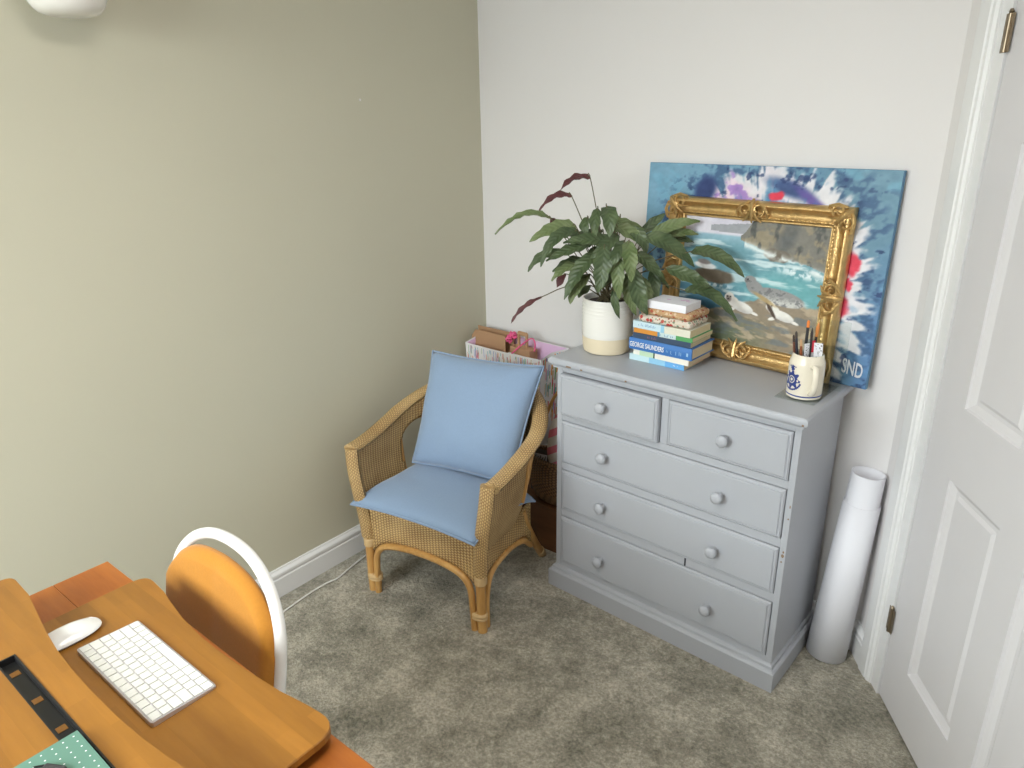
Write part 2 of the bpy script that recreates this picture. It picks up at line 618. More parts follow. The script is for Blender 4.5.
# architrave: (across, out)
AP = [(0, 0), (0, 0.020), (0.006, 0.021), (0.044, 0.019), (0.048, 0.015), (0.052, 0.018), (0.060, 0.016), (0.066, 0.010), (0.070, 0.009), (0.070, 0)]
A0 = D0-0.118
H1 = DTOP+0.118
m = MB()
m.prism(AP, lambda q: FD(A0+q[0], q[1], 0), lambda q: FD(A0+q[0], q[1], H1-q[0]))
A1 = D1+0.118
m.prism(AP, lambda q: FD(A1-q[0], q[1], 0), lambda q: FD(A1-q[0], q[1], H1-q[0]))
m.prism(AP, lambda q: FD(A0+q[0], q[1], H1-q[0]), lambda q: FD(A1-q[0], q[1], H1-q[0]))
struct(m.build('trim_1', 'gloss', smooth=True, angle=25))
m = MB()
m.box((A0+0.07, -0.1, 0), (D0-0.004, 0.005, DTOP+0.048), FD).box((D1+0.004, -0.1, 0), (A1-0.07, 0.005, DTOP+0.048), FD)
m.box((D0-0.004, -0.1, DTOP+0.004), (D1+0.004, 0.005, DTOP+0.048), FD)
struct(m.build('trim_2', 'gloss'))

# door
d = bpy.data.objects.new('door_1', None)
COL.objects.link(d)
place(d, FD((D0+D1)/2, -0.02, 0), None)
struct(d)
cols = [(0.337, 0.574), (0.680, 0.917)]
rows = [(0.197, 0.815), (1.007, 1.625), (1.735, 1.875)]
m = MB()
ss = [D0]+[q for c in cols for q in c]+[D1]
zz = [0.008]+[q for c in rows for q in c]+[DTOP]
for i in range(len(ss)-1):
    for j in range(len(zz)-1):
        if i % 2 == 1 and j % 2 == 1:
            continue
        m.add([FD(ss[i], 0, zz[j]), FD(ss[i+1], 0, zz[j]), FD(ss[i+1], 0, zz[j+1]), FD(ss[i], 0, zz[j+1])], [(3, 2, 1, 0)])
m.box((D0, -0.04, 0.008), (D1, -0.016, DTOP), FD)
for a, b in ((D0, D0+0.001), (D1-0.001, D1)):
    m.box((a, -0.03, 0.008), (b, -0.0002, DTOP), FD)
for a, b in ((0.008, 0.009), (DTOP-0.001, DTOP)):
    m.box((D0, -0.03, a), (D1, -0.0002, b), FD)
m.build('door_leaf', 'door', d)
for (a, b) in cols:
    for (e, g) in rows:
        m = MB()
        rings = [(0, 0), (0.003, -0.006), (0.012, -0.010), (0.020, -0.0145), (0.030, -0.0145), (0.040, -0.009)]
        P = []
        for ins, o in rings:
            P += [FD(a+ins, o, e+ins), FD(b-ins, o, e+ins), FD(b-ins, o, g-ins), FD(a+ins, o, g-ins)]
        fs = []
        for k in range(len(rings)-1):
            for i in range(4):
                fs.append((k*4+(i+1) % 4, k*4+i, (k+1)*4+i, (k+1)*4+(i+1) % 4))
        k = len(rings)-1
        fs.append((k*4+3, k*4+2, k*4+1, k*4))
        m.add(P, fs)
        m.build('panel', 'door', d)
for z in (0.235, 1.813):
    m = MB().tube([FD(D0-0.004, 0.006, z), FD(D0-0.004, 0.006, z+0.08)], 0.0055, 10)
    for k in range(1, 5):
        m.tube([FD(D0-0.004, 0.006, z+k*0.016-0.001), FD(D0-0.004, 0.006, z+k*0.016+0.001)], 0.0062, 10)
    m.lathe([(0.004, 0), (0.006, 0.003), (0.003, 0.009)], FD(D0-0.004, 0.006, z+0.08), n=10)
    m.box((D0-0.022, 0.004, z), (D0+0.012, 0.0062, z+0.08), FD)
    m.build('hinge', 'brass', d, smooth=True)
m = MB()
m.lathe([(0.026, 0), (0.026, 0.006), (0.010, 0.010), (0.010, 0.04)], FD(D1-0.06, 0.0, 1.0), (NX, NY, 0), 20)
m.tube([FD(D1-0.06, 0.04, 1.0), FD(D1-0.12, 0.045, 1.0), FD(D1-0.18, 0.042, 1.0)], 0.009, 10)
m.build('door_handle', 'steel', d, smooth=True)

# ------------------------------------------------------------------ chest of drawers
CA = -0.048
CC, CS = math.cos(CA), math.sin(CA)
CO = V(0.782+0.43*(math.cos(-0.036)-CC), -0.573+0.43*(math.sin(-0.036)-CS), 0)
CH = 0.922
def FC(u, v, z):
    return V(CO.x+u*CC-v*CS, CO.y+u*CS+v*CC, z)
CF = V(CS, -CC, 0)     # out of the drawer fronts
CD = 0.384             # depth
chest = thing('chest_of_drawers', FC(0.43, 0.2, 0), 'grey painted five-drawer wooden chest with round knobs against the white wall', 'chest of drawers')
m = MB()
UL, UR = 0.012, 0.858
m.box((UL, 0.02, 0.07), (UL+0.022, CD-0.024, CH-0.026), FC)
m.box((UR-0.019, 0.02, 0.07), (UR, CD-0.024, CH-0.026), FC)
m.box((UL+0.022, CD-0.034, 0.07), (UR-0.019, CD-0.024, CH-0.026), FC)
for a, b in ((0.07, 0.110), (0.308, 0.338), (0.500, 0.5285), (0.692, 0.717), (0.871, CH-0.026)):
    m.box((UL+0.022, 0.021, a), (UR-0.019, CD-0.034, b), FC)
m.box((0.4245, 0.021, 0.717), (0.4495, CD-0.034, 0.871), FC)
m.build('body', 'grey', chest, bevel=0.0012)
m = MB()
SL = [(0.0, CH-0.018), (0.0015, CH-0.0215), (0.006, CH-0.0225), (0.008, CH-0.026), (0.012, CH-0.030), (0.012, CH-0.036)]
prof = [(0.006, CH), (0.0015, CH-0.004), (0.0, CH-0.010)]+SL
P, fs = [], []
for ins, z in prof:
    a, b, c, e = -0.012+ins, 0.877-ins, ins-0.002, CD
    P += [FC(a, c, z), FC(b, c, z), FC(b, e, z), FC(a, e, z)]
for k in range(len(prof)-1):
    for i in range(4):
        fs.append((k*4+i, (k+1)*4+i, (k+1)*4+(i+1) % 4, k*4+(i+1) % 4))
fs.append((0, 1, 2, 3))
k = len(prof)-1
fs.append((k*4+3, k*4+2, k*4+1, k*4))
m.add(P, fs)
m.build('top', 'grey', chest, smooth=True, angle=25)
m = MB()
prof = [(0.0, 0.0), (0.0, 0.066), (0.004, 0.072), (0.010, 0.075), (0.011, 0.084), (0.016, 0.088), (0.022, 0.090)]
P, fs = [], []
for ins, z in prof:
    a, b, c, e = -0.008+ins, 0.876-ins, ins-0.002, CD-0.026
    P += [FC(a, c, z), FC(b, c, z), FC(b, e, z), FC(a, e, z)]
for k in range(len(prof)-1):
    for i in range(4):
        fs.append((k*4+(i+1) % 4, (k+1)*4+(i+1) % 4, (k+1)*4+i, k*4+i))
fs.append((3, 2, 1, 0))
k = len(prof)-1
fs.append((k*4, k*4+1, k*4+2, k*4+3))
m.add(P, fs)
m.build('plinth', 'grey', chest, smooth=True, angle=25)

KN = [(0.010, 0.0), (0.0105, 0.004), (0.008, 0.008), (0.0085, 0.013), (0.014, 0.017), (0.0185, 0.022), (0.0195, 0.027), (0.0175, 0.032), (0.011, 0.0355), (0.003, 0.0365)]
def drawer(u0, u1, zl, zh, knobs, out=0.0):
    m = MB()
    g = 0.0022
    fr = lambda u, v, z: FC(u, v-out, z)
    # moulded front: rings of (inset, v)
    rings = [(0, 0.036), (0, 0.019), (0.0035, 0.0145), (0.008, 0.0135), (0.0095, 0.0155), (0.0115, 0.0125), (0.014, 0.012)]
    P, fs = [], []
    for ins, v in rings:
        a, b, c, e = u0+g+ins, u1-g-ins, zl+g+ins, zh-g-ins
        P += [fr(a, v, c), fr(b, v, c), fr(b, v, e), fr(a, v, e)]
    for k in range(len(rings)-1):
        for i in range(4):
            fs.append((k*4+i, k*4+(i+1) % 4, (k+1)*4+(i+1) % 4, (k+1)*4+i))
    k = len(rings)-1
    fs.append((k*4, k*4+1, k*4+2, k*4+3))
    fs.append((3, 2, 1, 0))
    m.add(P, fs)
    m.box((u0+0.012, 0.036, zl+0.008), (u1-0.012, 0.33, zh-0.03), fr)
    dr = m.build('drawer', 'grey', chest)
    for ku, kz in knobs:
        MB().lathe(KN, fr(ku, 0.012, kz), CF, 24).build('knob', 'grey', dr, smooth=True, angle=60)
    return dr
drawer(0.034, 0.4245, 0.717, 0.871, [(0.222, 0.797)], 0.014)
drawer(0.4495, 0.839, 0.717, 0.871, [(0.645, 0.797)])
drawer(0.034, 0.839, 0.5285, 0.692, [(0.224, 0.609), (0.645, 0.609)])
drawer(0.034, 0.839, 0.338, 0.500, [(0.222, 0.417), (0.643, 0.417)])
drawer(0.034, 0.839, 0.110, 0.308, [(0.220, 0.199), (0.639, 0.199)])
chips = [(0.8495, 0.476, 0.006, 0.007), (0.8505, 0.489, 0.003, 0.005), (0.853, 0.64, 0.002, 0.006), (0.852, 0.60, 0.003, 0.003), (0.848, 0.455, 0.003, 0.003)]
for u, z, a, b in chips:
    m = MB()
    out = [(u+a*math.cos(t)*random.uniform(0.7, 1.1), z+b*math.sin(t)*random.uniform(0.7, 1.1)) for t in [k*math.pi/4 for k in range(8)]]
    m.prism(out, lambda q: FC(q[0], 0.0195, q[1]), lambda q: FC(q[0], 0.0203, q[1]))
    m.build('paint_chip', 'bare', chest)
for u, a in ((0.065, 0.02), (0.125, 0.008), (0.30, 0.006), (0.862, 0.006)):
    MB().box((u, -0.0028, CH-0.022), (u+a, 0.003, CH-0.0165), FC).build('paint_chip', 'bare', chest)
MB().box((0.541, 0.0195, 0.309), (0.546, 0.0215, 0.337), FC).build('dark_mark', 'chipdark', chest)

# ------------------------------------------------------------------ painted pictures (colour per vertex of a canvas)
def picture(name, parent, corner, right, up, w, h, nu, nv, fn, mat):
    us, vs_ = np.meshgrid(np.linspace(0, 1, nu), np.linspace(0, 1, nv))   # v = 0 at the top
    rgb = np.clip(fn(us, vs_), 0, 255)/255.0
    rgb = np.where(rgb <= 0.04045, rgb/12.92, ((rgb+0.055)/1.055)**2.4)
    right, up = Vector(right), Vector(up)
    o0 = Vector(corner)
    R3, U3 = np.array(right), np.array(up)
    pts = R3[None, None, :]*(us[..., None]*w)-U3[None, None, :]*(vs_[..., None]*h)
    pts = pts.reshape(-1, 3)
    idx = np.arange(nu*nv).reshape(nv, nu)
    fs = np.stack([idx[1:, :-1], idx[1:, 1:], idx[:-1, 1:], idx[:-1, :-1]], -1).reshape(-1, 4)
    me = bpy.data.meshes.new(name)
    me.from_pydata(pts.tolist(), [], fs.tolist())
    at = me.attributes.new('Col', 'FLOAT_COLOR', 'POINT')
    at.data.foreach_set('color', np.concatenate([rgb.reshape(-1, 3), np.ones((nu*nv, 1))], 1).astype(np.float32).ravel())
    me.materials.append(mat)
    o = bpy.data.objects.new(name, me)
    COL.objects.link(o)
    place(o, o0, parent)
    return o

def over(base, col, a):
    return base*(1-a[..., None])+np.array(col, float)*a[..., None]

def ell(u, v, cx, cy, rx, ry, rot=0.0, soft=0.15):
    c, s = math.cos(rot), math.sin(rot)
    x, y = (u-cx)*c+(v-cy)*s, -(u-cx)*s+(v-cy)*c
    return 1-smoothstep(1-soft, 1+soft, np.sqrt((x/rx)**2+(y/ry)**2))

def art_abstract(u, v):
    n1, n2, n3 = fbm(u, v, 5, 1), fbm(u, v, 14, 2), fbm(u, v, 34, 3)
    base = np.zeros(u.shape+(3,))+np.array((120, 164, 190.0))
    base = over(base, (108, 146, 166), smoothstep(0.35, 0.9, u)*0.8)
    base = over(base, (84, 134, 172), smoothstep(0.5, 0.8, n1)*0.45)
    base = over(base, (120, 180, 206), smoothstep(0.58, 0.7, n2)*0.45)
    base = over(base, (88, 130, 200), smoothstep(0.86, 1.0, u)*smoothstep(0.2, 0.8, v)*0.5)
    # ring-shaped shaggy outline around a hidden centre
    cx, cy = 0.565, 0.60
    x, y = (u-cx)/0.405, (v-cy)/0.62
    r = np.sqrt(x*x+y*y)
    ang = np.arctan2(y, x)
    hair = vnoise(ang*16+r*1.2, r*2.2, 1.0, 5)*0.18+vnoise(ang*40, r*3, 1.0, 6)*0.13+(n3-0.5)*0.14
    rr = r+hair-0.15
    dark = (1-smoothstep(1.12, 1.30, rr+(n2-0.5)*0.6))*smoothstep(0.42, 0.56, n3*0.5+n2*0.5)
    base = over(base, (52, 84, 124), dark*0.8)
    spl = smoothstep(0.62, 0.68, n3)*smoothstep(0.45, 0.6, n1)*(1-smoothstep(1.15, 1.5, r))
    base = over(base, (34, 62, 104), spl*0.85)
    white = (1-smoothstep(0.90, 1.0, rr))
    base = over(base, (226, 226, 232), white)
    pink = white*smoothstep(0.46, 0.6, fbm(u, v, 9, 8))*(1-smoothstep(0.3, 0.62, u))
    base = over(base, (234, 204, 222), pink*0.8)
    base = over(base, (150, 112, 196), white*smoothstep(0.62, 0.7, fbm(u, v, 18, 9))*(1-smoothstep(0.4, 0.7, u))*0.8)
    base = over(base, (40, 60, 112), ell(u, v, 0.275, 0.13, 0.045, 0.075, 0.3, 0.4))
    base = over(base, (40, 66, 120), ell(u, v, 0.62, 0.10, 0.09, 0.035, 0.4, 0.5)*0.9)
    base = over(base, (98, 80, 160), ell(u, v, 0.72, 0.16, 0.10, 0.02, 0.75, 0.6)*0.9)
    base = over(base, (70, 132, 176), (1-smoothstep(0.62, 0.82, rr+(n2-0.5)*0.35))*0.92)
    base = over(base, (60, 150, 150), (1-smoothstep(0.6, 0.8, rr))*smoothstep(0.5, 0.7, n1)*0.6)
    for cx2, cy2, rx, ry in ((0.885, 0.43, 0.028, 0.055), (0.862, 0.63, 0.036, 0.06), (0.85, 0.84, 0.02, 0.05), (0.885, 0.52, 0.011, 0.025), (0.57, 0.135, 0.03, 0.022)):
        base = over(base, (226, 62, 88), ell(u+(n3-0.5)*0.03, v+(n2-0.5)*0.05, cx2, cy2, rx, ry, 0, 0.25))
    base = over(base, (30, 50, 100), smoothstep(0.70, 0.76, fbm(u, v, 22, 13))*(1-smoothstep(1.0, 1.5, r))*0.7)
    e = np.minimum(np.minimum(u, 1-u)*1.35, np.minimum(v, 1-v))
    return base+(n3[..., None]-0.5)*26

def art_seals(u, v):
    n1, n2, n3 = fbm(u, v, 6, 21), fbm(u, v, 16, 22), fbm(u, v, 40, 23)
    streak = fbm(u*0.35, v*2.2, 14, 24)
    sky = over(np.zeros(u.shape+(3,))+np.array((226, 224, 232.0)), (206, 204, 222), smoothstep(0.4, 0.7, n1)*0.6)
    base = sky
    sea = smoothstep(0.125, 0.145, v)
    deep = np.zeros(u.shape+(3,))+np.array((112, 160, 174.0))
    deep = over(deep, (150, 188, 204), 1-smoothstep(0.13, 0.24, v))
    deep = over(deep, (62, 108, 132), smoothstep(0.35, 0.75, v)*(1-smoothstep(0.2, 0.6, u)))
    deep = over(deep, (104, 174, 178), ell(u, v, 0.78, 0.52, 0.3, 0.14, 0, 0.7)*0.8)
    deep = over(deep, (226, 240, 242), smoothstep(0.56, 0.72, streak)*0.75)
    base = base*(1-sea[..., None])+deep*sea[..., None]
    u0_, v0_ = u, v
    v = v+0.035
    # far and near headlands
    far = (v > 0.10-(u-0.2)*0.12+(n2-0.5)*0.02) & (v < 0.145+(u-0.2)*0.03) & (u > 0.2) & (u < 0.6)
    base = over(base, (150, 154, 160), far*0.85)
    top = 0.16-smoothstep(0.42, 0.54, u)*0.17
    bot = 0.19+(u-0.42)*0.33+(n2-0.5)*0.05
    cliff = ((v > top) & (v < bot) & (u > 0.42)).astype(float)
    cc = np.zeros(u.shape+(3,))+np.array((124, 122, 114.0))
    cc = over(cc, (148, 138, 116), smoothstep(0.45, 0.65, n2))
    cc = over(cc, (84, 86, 84), smoothstep(0.55, 0.7, fbm(u*2.0, v, 9, 30)))
    cc = over(cc, (92, 96, 98), ell(u, v, 0.74, 0.12, 0.05, 0.14, 0.2, 0.6)*0.8)
    base = base*(1-cliff[..., None])+cc*cliff[..., None]
    base = over(base, (112, 104, 92), ell(u, v+(n2-0.5)*0.03, 0.68, 0.285, 0.09, 0.05, 0.1, 0.12))
    surf = np.exp(-((v-bot-0.02)/0.028)**2)*(u > 0.45)*smoothstep(0.35, 0.6, n2+0.1)
    base = over(base, (238, 246, 246), surf*0.9)
    base = over(base, (236, 244, 246), ell(u, v, 0.86, 0.40, 0.16, 0.035, 0.1, 0.7)*smoothstep(0.4, 0.6, n3)*0.9)
    u, v = u0_-0.055, v0_+0.055
    # rock with a bird at the left
    base = over(base, (104, 92, 76), ell(u, v+(n2-0.5)*0.03, 0.20, 0.53, 0.15, 0.06, 0.05, 0.15))
    base = over(base, (230, 238, 240), ell(u, v, 0.20, 0.60, 0.18, 0.022, 0.05, 0.7)*smoothstep(0.4, 0.6, n3)*0.8)
    base = over(base, (240, 240, 240), ell(u, v, 0.13, 0.455, 0.085, 0.026, 0.08, 0.2))
    base = over(base, (140, 130, 128), ell(u, v, 0.12, 0.425, 0.05, 0.02, 0.1, 0.3))
    # foreshore
    edge = 0.80-smoothstep(0.15, 0.6, u)*0.14+(n2-0.5)*0.05
    g = smoothstep(-0.01, 0.012, v-edge)
    gc = np.zeros(u.shape+(3,))+np.array((146, 132, 112.0))
    gc = over(gc, (104, 116, 92), smoothstep(0.75, 0.98, v)*smoothstep(0.8, 0.3, u))
    gc = over(gc, (190, 172, 146), smoothstep(0.5, 0.64, fbm(u*0.7+v*0.4, v*2-u*0.6, 12, 33))*0.8)
    gc = over(gc, (110, 120, 126), smoothstep(0.52, 0.66, fbm(u*0.6, v*1.6, 12, 35))*0.7)
    base = base*(1-g[..., None])+gc*g[..., None]
    # large grey seal
    body = np.maximum(ell(u, v, 0.68, 0.625, 0.165, 0.062, 0.16, 0.08), np.maximum(ell(u, v, 0.505, 0.575, 0.07, 0.05, 0.75, 0.1), ell(u, v, 0.47, 0.525, 0.042, 0.038, 0.3, 0.1)))
    bc = over(np.zeros(u.shape+(3,))+np.array((150, 150, 150.0)), (206, 206, 202), smoothstep(0.60, 0.68, v+(n3-0.5)*0.14))
    bc = over(bc, (92, 94, 98), smoothstep(0.55, 0.66, n3)*0.7)
    base = base*(1-body[..., None])+bc*body[..., None]
    base = over(base, (40, 38, 40), ell(u, v, 0.452, 0.518, 0.006, 0.007))
    # white pups
    for cx, cy, k_ in ((0.415, 0.735, 1.0), (0.70, 0.752, 0.9)):
        body2 = ell(u, v, cx+0.015, cy+0.012, 0.088*k_, 0.040*k_, 0.32, 0.08)
        neck = ell(u, v, cx-0.050*k_, cy-0.022, 0.045*k_, 0.038*k_, 0.5, 0.1)
        hd2 = ell(u, v, cx-0.078*k_, cy-0.048, 0.036*k_, 0.042*k_, 0, 0.08)
        tail = np.maximum(ell(u, v, cx+0.105*k_, cy+0.048, 0.034, 0.011, 0.35, 0.2), ell(u, v, cx-0.055*k_, cy+0.045, 0.03, 0.013, -0.45, 0.2))
        pup = np.maximum(np.maximum(body2, neck), np.maximum(hd2, tail))
        base = over(base, (150, 138, 122), ell(u, v, cx+0.02, cy+0.055, 0.11*k_, 0.018, 0.25, 0.6)*0.8)
        base = over(base, (238, 236, 230), pup)
        base = over(base, (202, 200, 196), body2*smoothstep(0.0, 0.05, v-cy-0.004)*0.7)
        base = over(base, (136, 124, 120), ell(u, v, cx-0.084*k_, cy-0.036, 0.019*k_, 0.026*k_, 0, 0.4)*0.85)
        for ex in (-0.094, -0.070):
            base = over(base, (30, 28, 30), ell(u, v, cx+ex*k_, cy-0.056, 0.006, 0.007))
        base = over(base, (30, 28, 30), ell(u, v, cx-0.086*k_, cy-0.034, 0.006, 0.006))
    base = over(base, (70, 54, 42), ell(u, v, 0.635, 0.735, 0.012, 0.075, -0.55, 0.3))
    base = over(base, (176, 152, 104), ell(u, v, 0.58, 0.655, 0.09, 0.016, 0.5, 0.4)*0.9)
    return base+(n3[..., None]-0.5)*20

M['abstract'] = colour_attr('abstract_painting', 0.55, 60, 0.25)
M['seals'] = colour_attr('seal_painting', 0.5, 120, 0.15)
M['canvas_edge'] = plain('canvas_edge', (92, 136, 168), 0.7)
M['white_paint'] = plain('white_brush_paint', (222, 226, 232), 0.6)

# canvas leaning on the back wall
cs0, cs1, ch = 0.912, 1.742, 0.622
lo_o, hi_o = 0.036, 0.008
zc0 = CH+0.001
upv = (FB(0, hi_o, zc0+ch)-FB(0, lo_o, zc0)).normalized()
rt = V(WBX, WBY, 0)
nrm = rt.cross(upv)          # towards the room
can = thing('canvas_painting', FB((cs0+cs1)/2, lo_o, zc0), 'large unframed blue abstract canvas signed in white, leaning on the white wall', 'painting')
c0 = FB(cs0, lo_o, zc0)
def FP(a, b, o):
    return c0+rt*a+upv*b+nrm*o
m = MB().box((0, 0, 0), (cs1-cs0, ch, 0.0172), lambda a, b, o: FP(a, b, o))
m.build('stretched_canvas', 'canvas_edge', can, bevel=0.0015)
picture('painted_face', can, FP(0.001, ch-0.001, 0.0181), rt, upv, cs1-cs0-0.002, ch-0.002, 250, 190, art_abstract, M['abstract'])
text_mesh('signature', 'SND', 0.062, FP(0.752, 0.040, 0.0184), rt*0.98-upv*0.17, upv, 'white_paint', can, 0.0003, width=0.062, font_offset=0.0008)

# gilt frame standing in front of it
fs0, fs1 = 1.022, 1.640
fz, fh = CH+0.001, 0.520
lo_o, hi_o = 0.100, 0.068
upf = (FB(0, hi_o, fz+fh)-FB(0, lo_o, fz)).normalized()
nf = rt.cross(upf)
f0 = FB(fs0, lo_o-0.034, fz)
fw = fs1-fs0
def FF(a, b, o):
    return f0+rt*a+upf*b+nf*o
fr = thing('framed_painting', FB((fs0+fs1)/2, lo_o-0.02, fz), 'seascape of seals in an ornate gilt frame, standing before the blue canvas', 'painting')
# moulding profile: inset from outer edge, height out
MP = [(0, 0), (0, 0.012), (0.004, 0.024), (0.010, 0.029), (0.016, 0.029), (0.020, 0.024), (0.026, 0.018), (0.036, 0.016), (0.044, 0.019), (0.047, 0.022), (0.051, 0.022), (0.053, 0.015), (0.056, 0.013), (0.060, 0.014), (0.063, 0.010), (0.063, 0.002)]
sides = [((0, 0), (1, 0), (0, 1)), ((fw, 0), (0, 1), (-1, 0)), ((fw, fh), (-1, 0), (0, -1)), ((0, fh), (0, -1), (1, 0))]
for k, (st, dr_, inn) in enumerate(sides):
    Ls = fw if k % 2 == 0 else fh
    def pt(q, t0):
        a = q[0] if t0 else Ls-q[0]
        return FF(st[0]+dr_[0]*a+inn[0]*q[0], st[1]+dr_[1]*a+inn[1]*q[0], q[1])
    m = MB().prism(MP, lambda q: pt(q, True), lambda q: pt(q, False))
    rail = m.build('frame_rail', 'gold', fr, smooth=True, angle=50)
    # pierced rope of beads along the sight edge, and fluting in the hollow
    m = MB()
    n = int(Ls/0.011)
    for i in range(5, n-4):
        a = (i+0.5)*Ls/n
        c = FF(st[0]+dr_[0]*a+inn[0]*0.049, st[1]+dr_[1]*a+inn[1]*0.049, 0.022)
        m.lathe([(0.001, -0.002), (0.0032, 0.0), (0.001, 0.003)], c, nf, 6)
    m.build('beading', 'gold', rail, smooth=True)

def scroll(cx, cy, dirx, diry, parent_rail, size=1.0, name='corner_ornament'):
    # cluster of acanthus curls
    m = MB()
    px, py = -diry, dirx
    def S(a, b, o):
        return FF(cx+dirx*a*size+px*b*size, cy+diry*a*size+py*b*size, o)
    for sgn in (-1, 1):
        path = []
        for i in range(17):
            t = i/16
            ang = t*3.6*math.pi/1.6
            rad = 0.022*(1-0.75*t)
            path.append(S(0.004+rad*math.cos(ang)*0.9, sgn*(0.020+rad*math.sin(ang)), 0.027+0.006*t))
        m.tube(path, [0.0045*(1-0.55*i/16)*size for i in range(17)], 6)
        m.tube([S(-0.02, sgn*0.012, 0.026), S(-0.006, sgn*0.036, 0.030), S(0.016, sgn*0.050, 0.027), S(0.030, sgn*0.046, 0.020)], [0.004*size, 0.006*size, 0.005*size, 0.002*size], 6)
        m.tube([S(0.012, sgn*0.006, 0.030), S(0.030, sgn*0.016, 0.027), S(0.040, sgn*0.030, 0.020)], [0.006*size, 0.005*size, 0.002*size], 6)
    m.lathe([(0.003*size, 0), (0.012*size, 0.004), (0.011*size, 0.010), (0.004*size, 0.014)], S(0.004, 0, 0.022), nf, 10)
    m.tube([S(-0.026, 0, 0.024), S(-0.010, 0, 0.034), S(0.018, 0, 0.033), S(0.044, 0, 0.022)], [0.004*size, 0.008*size, 0.007*size, 0.002*size], 7)
    m.build(name, 'gold', parent_rail, smooth=True)
q = 0.7071
for (cx, cy, dx, dy) in ((0.026, 0.030, q, q), (fw-0.026, 0.030, -q, q), (fw-0.024, fh-0.024, -q, -q), (0.024, fh-0.024, q, -q)):
    scroll(cx, cy, dx, dy, fr)
for (cx, cy, dx, dy) in ((fw/2, 0.034, 0, 1), (fw/2, fh-0.022, 0, -1), (0.022, fh/2, 1, 0), (fw-0.022, fh/2, -1, 0)):
    scroll(cx, cy, dx, dy, fr, 1.05, 'centre_ornament')
MB().box((0.02, 0.02, 0.0), (fw-0.02, fh-0.02, 0.003), FF).build('backing_board', 'brownbox', fr)
picture('painted_scene', fr, FF(0.060, fh-0.060, 0.0045), rt, upf, fw-0.12, fh-0.12, 230, 180, art_seals, M['seals'])

# ------------------------------------------------------------------ pot plant
PC = V(0.889, -0.381, CH)
plant = thing('potted_plant', PC, 'bushy houseplant with long wavy leaves in a white and cream stoneware pot', 'plant')
m = MB()
m.lathe([(0.074, 0.0), (0.081, 0.004), (0.085, 0.020), (0.0865, 0.058)], PC, n=40, mi=1)
m.lathe([(0.0868, 0.0575), (0.0885, 0.062), (0.0885, 0.12), (0.087, 0.17), (0.0875, 0.186), (0.0865, 0.190), (0.083, 0.190), (0.081, 0.184), (0.081, 0.165)], PC, n=40, mi=0)
for k in range(9):
    z = 0.07+k*0.0125
    m.lathe([(0.0880, z-0.003), (0.0889, z), (0.0880, z+0.003)], PC, n=40, mi=0)
m.build('pot', ['glaze', 'clay'], plant, smooth=True)
MB().lathe([(0.081, 0.160), (0.081, 0.172), (0.04, 0.178), (0.005, 0.176)], PC, n=24).build('soil', 'soil', plant, smooth=True)
